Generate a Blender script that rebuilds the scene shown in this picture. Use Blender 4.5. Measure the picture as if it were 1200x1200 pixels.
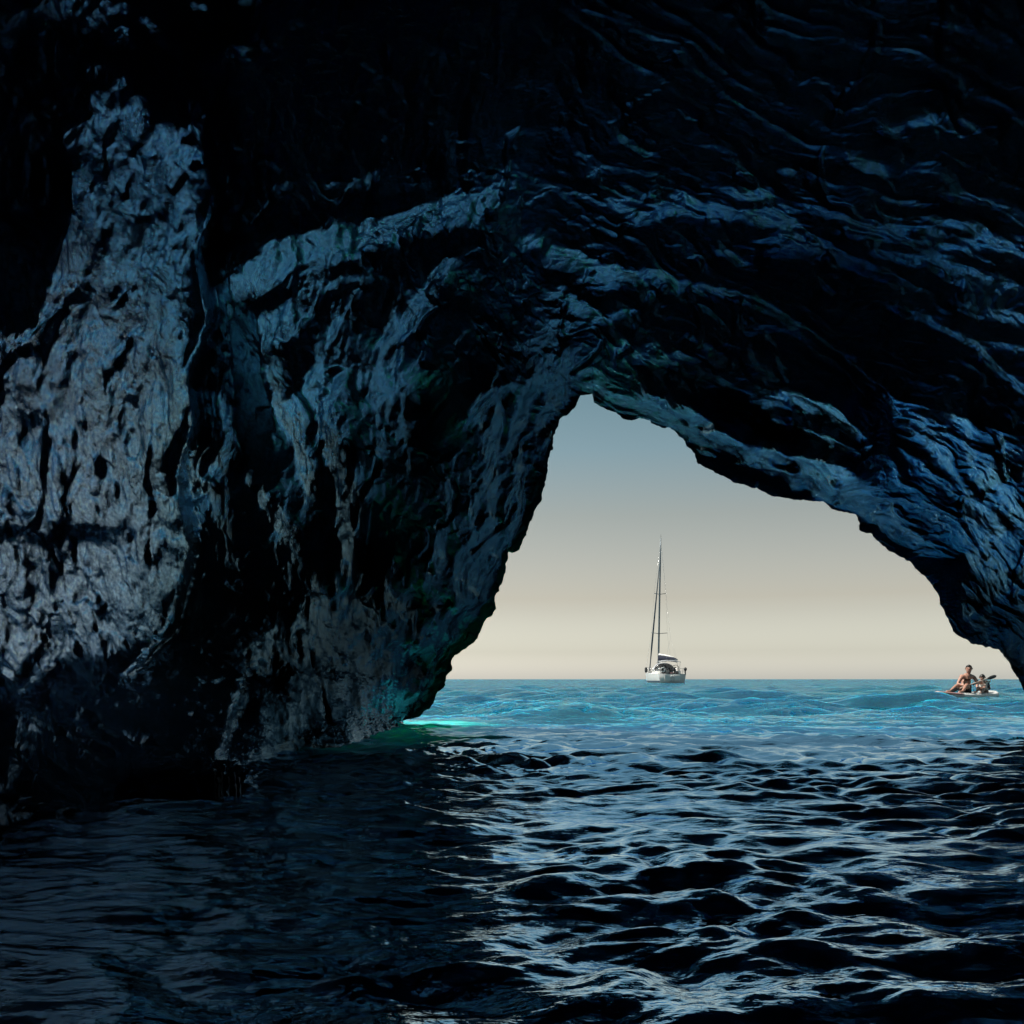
import bpy, bmesh, math, random
import numpy as np
from mathutils import Vector, Matrix

for o in list(bpy.data.objects):
    bpy.data.objects.remove(o)
SC = bpy.context.scene
COL = SC.collection
R = math.radians

# ------------------------------------------------------------------ camera
F = 1039.0            # focal length in pixels of the 1200 px photograph
HORIZON = 796.0       # row of the horizon
CAMH = 0.5            # the camera is held half a metre above the water
cam_d = bpy.data.cameras.new('camera')
cam = bpy.data.objects.new('camera', cam_d)
COL.objects.link(cam)
cam.location = (0, 0, CAMH)
cam.rotation_euler = (R(90), 0, 0)
cam_d.sensor_width = 36
cam_d.lens = 36 * F / 1200
cam_d.shift_y = (HORIZON - 600) / 1200
cam_d.clip_start = 0.05
cam_d.clip_end = 60000
SC.camera = cam

# ------------------------------------------------------------------ sky and sun
SUN_AZ, SUN_EL = -76.0, 54.0       # degrees, azimuth from straight ahead, minus is left
world = bpy.data.worlds.new('World')
SC.world = world
world.use_nodes = True
wn, wl = world.node_tree.nodes, world.node_tree.links
wn.clear()
w_out = wn.new('ShaderNodeOutputWorld')
w_bg = wn.new('ShaderNodeBackground')
w_sky = wn.new('ShaderNodeTexSky')
w_sky.sky_type = 'NISHITA'
w_sky.sun_disc = False
w_sky.sun_elevation = R(SUN_EL)
w_sky.sun_rotation = R(SUN_AZ)
w_sky.air_density = 1.0
w_sky.dust_density = 1.5
w_sky.ozone_density = 1.0
w_bg.inputs['Strength'].default_value = 0.114
w_hs = wn.new('ShaderNodeHueSaturation')
w_hs.inputs['Saturation'].default_value = 0.5
wl.new(w_sky.outputs[0], w_hs.inputs['Color'])
# a dusty summer sky: bright and cream at the horizon, grey blue above
w_tc = wn.new('ShaderNodeTexCoord')
w_sp = wn.new('ShaderNodeSeparateXYZ')
wl.new(w_tc.outputs['Generated'], w_sp.inputs[0])
w_rp = wn.new('ShaderNodeValToRGB')
w_rp.color_ramp.elements[0].position = 0.0
w_rp.color_ramp.elements[0].color = (1.35, 1.33, 1.29, 1)
w_rp.color_ramp.elements[1].position = 0.34
w_rp.color_ramp.elements[1].color = (0.215, 0.34, 0.34, 1)
for q_, c_ in ((0.03, (0.84, 0.81, 0.75, 1)), (0.09, (0.61, 0.53, 0.435, 1)), (0.18, (0.445, 0.435, 0.365, 1)), (0.25, (0.315, 0.41, 0.395, 1))):
    w_rp.color_ramp.elements.new(q_).color = c_
wl.new(w_sp.outputs['Z'], w_rp.inputs['Fac'])
w_mx = wn.new('ShaderNodeMix'); w_mx.data_type = 'RGBA'; w_mx.blend_type = 'MULTIPLY'
w_mx.inputs[0].default_value = 1.0
wl.new(w_hs.outputs[0], w_mx.inputs[6]); wl.new(w_rp.outputs[0], w_mx.inputs[7])
wl.new(w_mx.outputs[2], w_bg.inputs['Color'])
wl.new(w_bg.outputs[0], w_out.inputs['Surface'])

sun_d = bpy.data.lights.new('sun', 'SUN')
sun_d.energy = 3.6
sun_d.angle = R(0.53)
sun_d.color = (1.0, 0.95, 0.87)
sun = bpy.data.objects.new('sun', sun_d)
COL.objects.link(sun)
sdir = Vector((math.sin(R(SUN_AZ)) * math.cos(R(SUN_EL)), math.cos(R(SUN_AZ)) * math.cos(R(SUN_EL)), math.sin(R(SUN_EL))))
sun.rotation_euler = sdir.to_track_quat('Z', 'Y').to_euler()
sun.location = (-20, 20, 30)

SC.view_settings.view_transform = 'Standard'
SC.view_settings.look = 'None'
SC.view_settings.exposure = 0.9
SC.view_settings.gamma = 1.0
SC.cycles.max_bounces = 3
SC.cycles.diffuse_bounces = 1
SC.cycles.glossy_bounces = 3
SC.cycles.transmission_bounces = 2
SC.cycles.volume_bounces = 0
SC.cycles.use_adaptive_sampling = True
SC.cycles.adaptive_threshold = 0.02
SC.cycles.adaptive_min_samples = 16
SC.cycles.use_light_tree = False
SC.cycles.caustics_reflective = False
SC.cycles.caustics_refractive = False

# ------------------------------------------------------------------ helpers
def px2w(px, py, Y):
    return Vector(((px - 600) / F * Y, Y, CAMH + (HORIZON - py) / F * Y))

def tag(o, label=None, cat=None, group=None, kind=None):
    if label: o['label'] = label
    if cat: o['category'] = cat
    if group: o['group'] = group
    if kind: o['kind'] = kind
    return o

def link(name, me, mat=None, parent=None, smooth=True):
    o = bpy.data.objects.new(name, me)
    COL.objects.link(o)
    if mat: me.materials.append(mat)
    if parent: o.parent = parent
    if smooth:
        me.polygons.foreach_set('use_smooth', np.ones(len(me.polygons), dtype=bool))
    return o

def empty(name, loc, rz=0.0):
    o = bpy.data.objects.new(name, None)
    COL.objects.link(o)
    o.location = loc
    o.rotation_euler = (0, 0, rz)
    o.empty_display_size = 0.1
    return o

def mesh_arrays(name, V, Q):
    me = bpy.data.meshes.new(name)
    nv, nq = len(V), len(Q)
    me.vertices.add(nv)
    me.vertices.foreach_set('co', np.ascontiguousarray(V, dtype=np.float32).ravel())
    me.loops.add(nq * 4)
    me.loops.foreach_set('vertex_index', np.ascontiguousarray(Q, dtype=np.int32).ravel())
    me.polygons.add(nq)
    me.polygons.foreach_set('loop_start', np.arange(0, nq * 4, 4, dtype=np.int32))
    me.update(calc_edges=True)
    return me

def grid_quads(nr, nc, flip=False):
    i = np.arange(nr - 1)[:, None] * nc + np.arange(nc - 1)[None, :]
    a, b, c, d = i, i + 1, i + nc + 1, i + nc
    q = np.stack([a, b, c, d] if not flip else [a, d, c, b], axis=-1)
    return q.reshape(-1, 4)

# gradient noise, vectorised
_rng = np.random.RandomState(11)
_perm = _rng.permutation(256).astype(np.int32)
_perm = np.concatenate([_perm, _perm, _perm])
_g = _rng.normal(size=(256, 3)).astype(np.float32)
_g /= np.linalg.norm(_g, axis=1, keepdims=True)

def pnoise(x, y, z):
    xi, yi, zi = np.floor(x), np.floor(y), np.floor(z)
    xf, yf, zf = (x - xi).astype(np.float32), (y - yi).astype(np.float32), (z - zi).astype(np.float32)
    xi, yi, zi = xi.astype(np.int32) & 255, yi.astype(np.int32) & 255, zi.astype(np.int32) & 255
    u, v, w = (t * t * t * (t * (t * 6 - 15) + 10) for t in (xf, yf, zf))
    out = 0
    for dx in (0, 1):
        wx = u if dx else 1 - u
        px = _perm[xi + dx]
        for dy in (0, 1):
            wy = v if dy else 1 - v
            pxy = _perm[px + yi + dy]
            for dz in (0, 1):
                wz = w if dz else 1 - w
                g = _g[_perm[pxy + zi + dz] & 255]
                out = out + wx * wy * wz * (g[..., 0] * (xf - dx) + g[..., 1] * (yf - dy) + g[..., 2] * (zf - dz))
    return out * 1.5

def fbm(x, y, z, octv=4, gain=0.5, lac=2.03):
    a, s, f = 1.0, 0, 1.0
    for k in range(octv):
        s = s + a * pnoise(x * f + 17.3 * k, y * f - 9.1 * k, z * f + 4.7 * k)
        a *= gain; f *= lac
    return s

def ridged(x, y, z, octv=4, gain=0.5, lac=2.1):
    a, s, f, w = 1.0, 0, 1.0, 1.0
    for k in range(octv):
        n = 1 - np.abs(pnoise(x * f + 31.7 * k, y * f + 5.9 * k, z * f - 13.1 * k)) * 1.6
        n = n * n * w
        s = s + a * n
        w = np.clip(n * 1.4, 0, 1)
        a *= gain; f *= lac
    return s

_jit = _rng.rand(256, 3).astype(np.float32)
_tlt = _rng.normal(size=(256, 3)).astype(np.float32)

def facets(x, y, z):
    """broken planes: every cell is a small plane with its own tilt"""
    q = np.stack([x, y, z], -1).astype(np.float32)
    c0 = np.floor(q - 0.5).astype(np.int32)
    best = np.full(x.shape, 1e9, np.float32); out = np.zeros(x.shape, np.float32)
    for dx in (0, 1):
        for dy in (0, 1):
            for dz in (0, 1):
                c = c0 + np.array([dx, dy, dz], np.int32)
                h = _perm[_perm[_perm[c[..., 0] & 255] + (c[..., 1] & 255)] + (c[..., 2] & 255)] & 255
                d = q - (c + 0.15 + 0.7 * _jit[h])
                r2 = (d * d).sum(-1)
                m = r2 < best
                best = np.where(m, r2, best)
                out = np.where(m, (d * _tlt[h]).sum(-1), out)
    return out

def sstep(a, b, x):
    t = np.clip((x - a) / (b - a), 0, 1)
    return t * t * (3 - 2 * t)

# ------------------------------------------------------------------ materials
def new_mat(name):
    m = bpy.data.materials.new(name)
    m.use_nodes = True
    nt = m.node_tree
    return m, nt, nt.nodes['Principled BSDF']

def simple(name, col, rough=0.5, spec=0.5, metal=0.0, var=0.12, scale=8.0, **kw):
    m, nt, b = new_mat(name)
    tc = nt.nodes.new('ShaderNodeTexCoord')
    nz = nt.nodes.new('ShaderNodeTexNoise')
    nz.inputs['Scale'].default_value = scale
    nz.inputs['Detail'].default_value = 4
    nt.links.new(tc.outputs['Object'], nz.inputs['Vector'])
    rp = nt.nodes.new('ShaderNodeValToRGB')
    rp.color_ramp.elements[0].position = 0.3
    rp.color_ramp.elements[1].position = 0.7
    rp.color_ramp.elements[0].color = [c * (1 - var) for c in col] + [1]
    rp.color_ramp.elements[1].color = [min(1, c * (1 + var)) for c in col] + [1]
    nt.links.new(nz.outputs['Fac'], rp.inputs['Fac'])
    nt.links.new(rp.outputs['Color'], b.inputs['Base Color'])
    b.inputs['Roughness'].default_value = rough
    b.inputs['Specular IOR Level'].default_value = spec
    b.inputs['Metallic'].default_value = metal
    for k, v in kw.items():
        b.inputs[k].default_value = v
    return m

def rock_material():
    m, nt, b = new_mat('wet_rock')
    N, L = nt.nodes, nt.links
    geo = N.new('ShaderNodeNewGeometry')
    def noise(scale, detail, rough=0.55, vec=None):
        n = N.new('ShaderNodeTexNoise')
        n.inputs['Scale'].default_value = scale
        n.inputs['Detail'].default_value = detail
        n.inputs['Roughness'].default_value = rough
        L.new(vec or geo.outputs['Position'], n.inputs['Vector'])
        return n
    big = noise(0.9, 4)
    ramp = N.new('ShaderNodeValToRGB')
    e = ramp.color_ramp.elements
    e[0].position, e[1].position = 0.32, 0.70
    e[0].color = (0.84, 0.92, 0.96, 1)
    e[1].color = (0.97, 0.98, 1.0, 1)
    mid = ramp.color_ramp.elements.new(0.5)
    mid.color = (0.86, 0.93, 0.97, 1)
    L.new(big.outputs['Fac'], ramp.inputs['Fac'])
    # small pale mineral veins and speckle
    sp = noise(42, 6, 0.78)
    spr = N.new('ShaderNodeValToRGB')
    spr.color_ramp.elements[0].position = 0.40
    spr.color_ramp.elements[1].position = 0.68
    spr.color_ramp.elements[0].color = (0.50, 0.53, 0.58, 1)
    spr.color_ramp.elements[1].color = (1.25, 1.22, 1.2, 1)
    L.new(sp.outputs['Fac'], spr.inputs['Fac'])
    mul = N.new('ShaderNodeMix'); mul.data_type = 'RGBA'; mul.blend_type = 'MULTIPLY'
    mul.inputs[0].default_value = 1.0
    L.new(ramp.outputs['Color'], mul.inputs[6]); L.new(spr.outputs['Color'], mul.inputs[7])
    sx = N.new('ShaderNodeSeparateXYZ'); L.new(geo.outputs['Position'], sx.inputs[0])
    # the near left wall is pale bare limestone, the rest is darker, bluer rock
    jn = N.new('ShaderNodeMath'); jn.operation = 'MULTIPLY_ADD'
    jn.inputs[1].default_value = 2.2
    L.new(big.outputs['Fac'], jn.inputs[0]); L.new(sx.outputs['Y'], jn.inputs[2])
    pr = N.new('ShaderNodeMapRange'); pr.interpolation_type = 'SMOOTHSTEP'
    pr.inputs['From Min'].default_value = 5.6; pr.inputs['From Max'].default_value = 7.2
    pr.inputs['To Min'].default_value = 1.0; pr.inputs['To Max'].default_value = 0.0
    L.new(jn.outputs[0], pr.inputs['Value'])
    xr = N.new('ShaderNodeMapRange'); xr.inputs['From Min'].default_value = -0.6; xr.inputs['From Max'].default_value = -1.3
    L.new(sx.outputs['X'], xr.inputs['Value'])
    pm = N.new('ShaderNodeMath'); pm.operation = 'MULTIPLY'
    L.new(pr.outputs[0], pm.inputs[0]); L.new(xr.outputs[0], pm.inputs[1])
    tn = N.new('ShaderNodeMix'); tn.data_type = 'RGBA'
    tn.inputs[6].default_value = (0.72, 1.05, 1.15, 1); tn.inputs[7].default_value = (0.90, 1.02, 1.2, 1)
    L.new(pm.outputs[0], tn.inputs[0])
    # darker low down: a weedy tidal band, widened with painted shade
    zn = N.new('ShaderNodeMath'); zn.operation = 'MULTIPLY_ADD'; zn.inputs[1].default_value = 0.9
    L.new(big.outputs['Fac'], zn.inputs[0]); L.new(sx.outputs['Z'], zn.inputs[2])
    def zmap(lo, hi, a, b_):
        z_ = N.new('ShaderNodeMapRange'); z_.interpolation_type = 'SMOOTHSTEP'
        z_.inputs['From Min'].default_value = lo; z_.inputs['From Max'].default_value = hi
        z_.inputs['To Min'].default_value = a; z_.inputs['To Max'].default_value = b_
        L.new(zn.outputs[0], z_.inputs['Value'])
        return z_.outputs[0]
    # shade painted into the colour of the rock nearest the open sea
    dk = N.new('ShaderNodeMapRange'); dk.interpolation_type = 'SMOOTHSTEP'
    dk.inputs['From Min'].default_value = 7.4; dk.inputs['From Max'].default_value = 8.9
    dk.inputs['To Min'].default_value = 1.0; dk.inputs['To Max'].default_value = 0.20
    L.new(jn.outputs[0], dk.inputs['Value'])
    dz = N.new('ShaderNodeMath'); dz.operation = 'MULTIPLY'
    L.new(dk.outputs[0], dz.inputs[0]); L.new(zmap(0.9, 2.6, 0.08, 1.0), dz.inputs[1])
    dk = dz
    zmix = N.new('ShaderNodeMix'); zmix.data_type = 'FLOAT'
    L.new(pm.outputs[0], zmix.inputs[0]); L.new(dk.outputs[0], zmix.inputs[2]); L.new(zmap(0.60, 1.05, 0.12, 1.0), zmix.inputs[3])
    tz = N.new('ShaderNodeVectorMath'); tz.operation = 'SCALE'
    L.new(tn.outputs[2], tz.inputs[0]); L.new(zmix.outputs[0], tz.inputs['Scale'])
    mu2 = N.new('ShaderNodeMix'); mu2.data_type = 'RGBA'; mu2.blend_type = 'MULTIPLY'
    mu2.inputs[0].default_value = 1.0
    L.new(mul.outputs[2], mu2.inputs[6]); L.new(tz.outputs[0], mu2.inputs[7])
    L.new(mu2.outputs[2], b.inputs['Base Color'])
    rg = noise(6, 4)
    rr = N.new('ShaderNodeMapRange')
    rr.inputs['From Min'].default_value = 0.3; rr.inputs['From Max'].default_value = 0.7
    rr.inputs['To Min'].default_value = 0.06; rr.inputs['To Max'].default_value = 0.18
    L.new(rg.outputs['Fac'], rr.inputs['Value'])
    L.new(rr.outputs['Result'], b.inputs['Roughness'])
    b.inputs['Specular IOR Level'].default_value = 1.0
    b.inputs['IOR'].default_value = 1.6
    b.inputs['Metallic'].default_value = 0.95
    b.inputs['Specular Tint'].default_value = (0.62, 0.82, 1.0, 1)
    f1 = noise(45, 6, 0.65)
    f2 = noise(160, 3, 0.6)
    add = N.new('ShaderNodeMath'); add.operation = 'MULTIPLY_ADD'
    add.inputs[1].default_value = 0.35
    L.new(f2.outputs['Fac'], add.inputs[0]); L.new(f1.outputs['Fac'], add.inputs[2])
    bp = N.new('ShaderNodeBump')
    bp.inputs['Strength'].default_value = 0.3
    bp.inputs['Distance'].default_value = 0.015
    L.new(add.outputs[0], bp.inputs['Height'])
    L.new(bp.outputs['Normal'], b.inputs['Normal'])
    return m

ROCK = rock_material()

# ------------------------------------------------------------------ the cave rock
# rim of the cave mouth as seen in the photograph, left foot to right foot
RIM = [(476, 900), (474, 870), (473, 846), (483, 840), (492, 837), (500, 830), (507, 820), (513, 810), (520, 803), (522, 795), (524, 788),
 (532, 777), (533, 767), (543, 759), (553, 752), (560, 742), (567, 732), (573, 722), (579, 713), (582, 697), (588, 680), (592, 667), (593, 650),
 (600, 648), (606, 645), (612, 633), (620, 617), (625, 600), (635, 580), (640, 560), (643, 533), (648, 510), (653, 493), (660, 485),
 (673, 473), (678, 463), (692, 463), (698, 472), (710, 480), (727, 489), (743, 492), (760, 495), (770, 500), (782, 503), (793, 512), (807, 523),
 (818, 533), (819, 544), (833, 552), (847, 558), (867, 565), (883, 573), (903, 580), (923, 585), (950, 590), (965, 588), (983, 598), (1000, 602),
 (1006, 607), (1008, 617), (1020, 627), (1033, 642), (1050, 652), (1067, 660), (1080, 672), (1090, 680), (1097, 693), (1107, 713), (1113, 727),
 (1115, 737), (1123, 743), (1137, 752), (1153, 757), (1172, 763), (1177, 773), (1187, 790), (1197, 805), (1206, 822), (1218, 850), (1240, 900)]
KEYS = [((476, 900), (-300, 1260)), ((473, 846), (-300, 1000)), ((533, 767), (-300, 700)), ((593, 650), (-300, 350)), ((640, 560), (-300, 0)),
 ((653, 493), (-200, -300)), ((678, 463), (350, -300)), ((692, 463), (650, -300)), ((819, 544), (1000, -300)), ((965, 588), (1400, -280)),
 ((1080, 672), (1500, 200)), ((1115, 737), (1500, 500)), ((1197, 805), (1500, 850)), ((1240, 900), (1500, 1150))]
RIM = np.array(RIM, float)

def cliff_y(x, z):          # outer cliff face, leaning back from the sea
    return 10.0 - 0.55 * z - 0.33 * (x + 1.1)

def rim_depth(px, py):      # where a line of sight meets the cliff face
    dx, dz = (px - 600) / F, (HORIZON - py) / F
    return (10.0 - 0.55 * CAMH - 0.33 * 1.1) / (1 + 0.55 * dz + 0.33 * dx)

WATERLINE_L = np.array([(473, 850), (457, 857), (440, 861), (400, 874), (333, 880), (300, 893), (270, 908), (200, 938), (100, 955), (40, 968), (0, 973), (-300, 1055)], float)

# where facets of rock turn towards the mouth (value, half width, points): ridges, terraces, curtains
def P(*a): return np.array(a, float)
AREAS = [
 (0.80, P((60,330),(90,230),(110,140),(185,140),(238,300),(228,420),(208,530),(196,596),(172,616),(146,604),(112,618),(84,606),(58,624),(24,612),(-300,628),(-300,500),(0,470),(30,400))),
 (0.42, P((-300,-300),(150,-300),(150,60),(172,160),(200,190),(238,300),(60,330),(90,240),(-300,300))),
 (0.72, P((-300,650),(20,626),(52,650),(88,624),(128,648),(160,628),(200,616),(188,655),(214,684),(182,716),(186,738),(150,752),(112,770),(60,764),(-300,740))),
 (0.85, P((266,420),(276,500),(266,545),(215,602),(188,604),(232,530))),
 (0.26, P((560,470),(655,450),(642,540),(600,640),(555,600),(575,530))),
 (0.16, P((330,870),(480,842),(520,790),(590,650),(560,590),(480,650),(420,720),(340,800))),
]
STROKES = [
 (0.5,3,P((272,300),(268,420))), (0.9,17,P((318,370),(330,450),(345,500),(350,548))), (0.85,12,P((370,440),(395,540),(405,590),(410,660))),
 (0.7,9,P((300,560),(330,610),(370,640),(395,690))), (0.75,20,P((290,330),(330,300),(400,290),(470,265),(540,245))), (0.5,5,P((300,260),(330,220))),
 (0.55,4,P((430,330),(380,400))), (0.6,10,P((520,310),(490,370),(440,415))), (0.45,14,P((400,450),(480,470))), (0.8,3,P((468,400),(475,490),(478,550))),
 (0.5,8,P((640,450),(560,480))), (0.7,4,P((590,470),(575,540))), (0.6,8,P((280,800),(330,770),(380,700))), (0.45,12,P((330,850),(400,780))),
 (0.5,10,P((20,920),(30,850),(45,780))), (0.55,10,P((-20,950),(40,958))), (0.45,10,P((250,860),(290,820))), (0.45,8,P((390,220),(430,210))), (0.4,7,P((240,10),(290,0))),
 (0.95,10,P((745,255),(790,240),(860,250),(900,258),(960,290),(1000,315),(1045,325))),
 (0.95,7,P((650,290),(690,310),(760,325),(830,335),(870,350),(910,368),(950,395),(990,430),(1020,460),(1050,490),(1095,495),(1130,495))),
 (0.7,14,P((660,312),(720,325),(800,335))), (0.7,8,P((850,300),(900,305),(950,290))), (0.55,3,P((955,310),(975,345))),
 (0.8,11,P((1000,275),(1030,270),(1060,280),(1100,272))), (0.8,9,P((1030,300),(1080,305),(1130,292),(1190,290),(1300,300))),
 (0.65,9,P((1110,235),(1150,230),(1185,238))), (0.7,6,P((1090,262),(1150,268))), (0.65,7,P((1040,150),(1080,138),(1120,143),(1150,160))),
 (0.65,9,P((1000,180),(1015,190),(1030,192))), (0.7,8,P((870,232),(900,228))), (0.55,6,P((915,215),(930,205))),
 (0.85,5,P((1045,360),(1080,375),(1120,395),(1150,415),(1190,450),(1300,500))), (0.7,8,P((1130,365),(1165,375),(1200,382),(1300,400))),
 (0.95,9,P((840,455),(880,475),(920,470),(960,475),(1000,500))), (0.8,6,P((900,492),(960,510),(1020,522))),
 (0.8,4,P((730,400),(760,420),(800,440),(840,455),(880,470))), (0.95,3.5,P((1000,430),(1035,460),(1060,500),(1100,540),(1130,580),(1160,605),(1180,622))),
 (0.8,3,P((1130,500),(1140,540),(1155,580))), (0.6,4,P((1150,590),(1200,600),(1300,640))),
 (0.7,6,P((760,405),(810,430))), (0.5,7,P((700,380),(740,365))), (0.5,7,P((650,340),(690,375))),
 (0.8,7,P((690,452),(760,472),(822,512))), (0.8,8,P((826,532),(900,556),(970,574))), (0.8,8,P((720,462),(800,492),(850,524),(900,540))), (0.7,5,P((760,462),(830,494))), (0.8,7,P((900,530),(950,545),(1000,560))),
 (0.55,5,P((870,525),(905,520))), (0.6,6,P((830,500),(870,520))), (0.75,8,P((1130,665),(1160,680),(1200,700),(1300,730))), (0.45,8,P((1120,715),(1190,740))),
 (0.7,3,P((540,265),(600,270),(650,285))), (0.4,6,P((1090,640),(1150,640))), (0.4,6,P((1140,560),(1200,560))),
]
PITS = [  # hollows: centre, radii
 (76,560,13,58,0.9), (236,640,34,60,1.0), (252,705,40,40,1.0), (352,655,38,38,1.0), (325,545,26,30,0.8), (290,760,40,60,0.7), (150,860,130,80,1.0), (330,760,60,60,0.6), (245,400,18,150,1.0),
 (95,400,10,40,0.6), (500,580,45,70,0.6), (430,610,16,60,0.7), (380,780,24,18,0.4), (600,380,60,70,0.8)]

STEPS = [  # places where one rock face stands in front of the next: jump in log depth, points
 (0.08, P((430,590),(414,690),(396,696))), (0.15, P((270,60),(240,150),(256,230),(238,300),(250,370),(226,440),(234,500),(210,560),(228,640),(204,735),(150,790),(60,805))), (0.12, P((290,790),(258,890)))]

def in_poly(X, Y, poly):
    ins = np.zeros(X.shape, bool)
    n = len(poly)
    for i in range(n):
        x0, y0 = poly[i]; x1, y1 = poly[(i + 1) % n]
        if y0 == y1: continue
        c = (Y > min(y0, y1)) & (Y <= max(y0, y1))
        ins ^= c & (X < (x1 - x0) * (Y - y0) / (y1 - y0) + x0)
    return ins

def seg_dist(X, Y, pts):
    d = np.full(X.shape, 1e9); best = np.zeros(X.shape)
    for i in range(len(pts) - 1):
        a, b = pts[i], pts[i + 1]
        ab = b - a
        t = np.clip(((X - a[0]) * ab[0] + (Y - a[1]) * ab[1]) / (ab @ ab), 0, 1)
        dd = np.hypot(X - a[0] - t * ab[0], Y - a[1] - t * ab[1])
        m = dd < d
        d[m] = dd[m]; best[m] = (a[1] + t * ab[1])[m] if np.ndim(t) else a[1]
    return d, best

def blur(A, n):
    for _ in range(n):
        B = np.pad(A, 1, mode='edge')
        A = (B[1:-1, 1:-1] * 4 + (B[:-2, 1:-1] + B[2:, 1:-1] + B[1:-1, :-2] + B[1:-1, 2:]) * 2 + B[:-2, :-2] + B[2:, :-2] + B[:-2, 2:] + B[2:, 2:]) / 16
    return A

X0, Y0, X1, Y1 = -330, -330, 1530, 1290
R_DARK = -0.2
AIM_WALL, AIM_ROOF = (2.3, 11.0, 2.2), (1.1, 9.3, 0.7)

def facing_map(X, Y):
    wx = fbm(X / 60, Y / 60, X * 0 + 3.1, 4) * 16
    wy = fbm(X / 60, Y / 60, X * 0 + 8.7, 4) * 16
    Xw, Yw = X + wx, Y + wy
    B = np.zeros(X.shape)
    for v, poly in AREAS:
        B = np.maximum(B, v * in_poly(Xw, Yw, poly))
    B = blur(B, 3)
    for v, w, pts in STROKES:
        if pts[:, 0].min() > 640: w = w * 0.75
        d, _ = seg_dist(X + wx * 0.5, Y + wy * 0.5, pts)
        B = np.maximum(B, v * (1 - sstep(w * 0.6, w * 1.3 + 1.5, d)))
    for cx, cy, rx, ry, k in PITS:
        r = np.hypot((Xw - cx) / rx, (Yw - cy) / ry)
        B = B * (1 - k * (1 - sstep(0.8, 1.15, r)))
    # broken facets: a share B of each area turns to the mouth
    left = sstep(700, 500, X)
    n = fbm(X / (15 + 17 * (1 - left)), Y / (30 - 17 * (1 - left)), X * 0 + 1.7, 4, 0.55)
    u = 0.5 + 0.5 * np.tanh(n * 2.1)
    return sstep(-0.12, 0.12, np.clip(B * 1.12, 0, 1.1) - u) * (B > 0.03)

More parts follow.
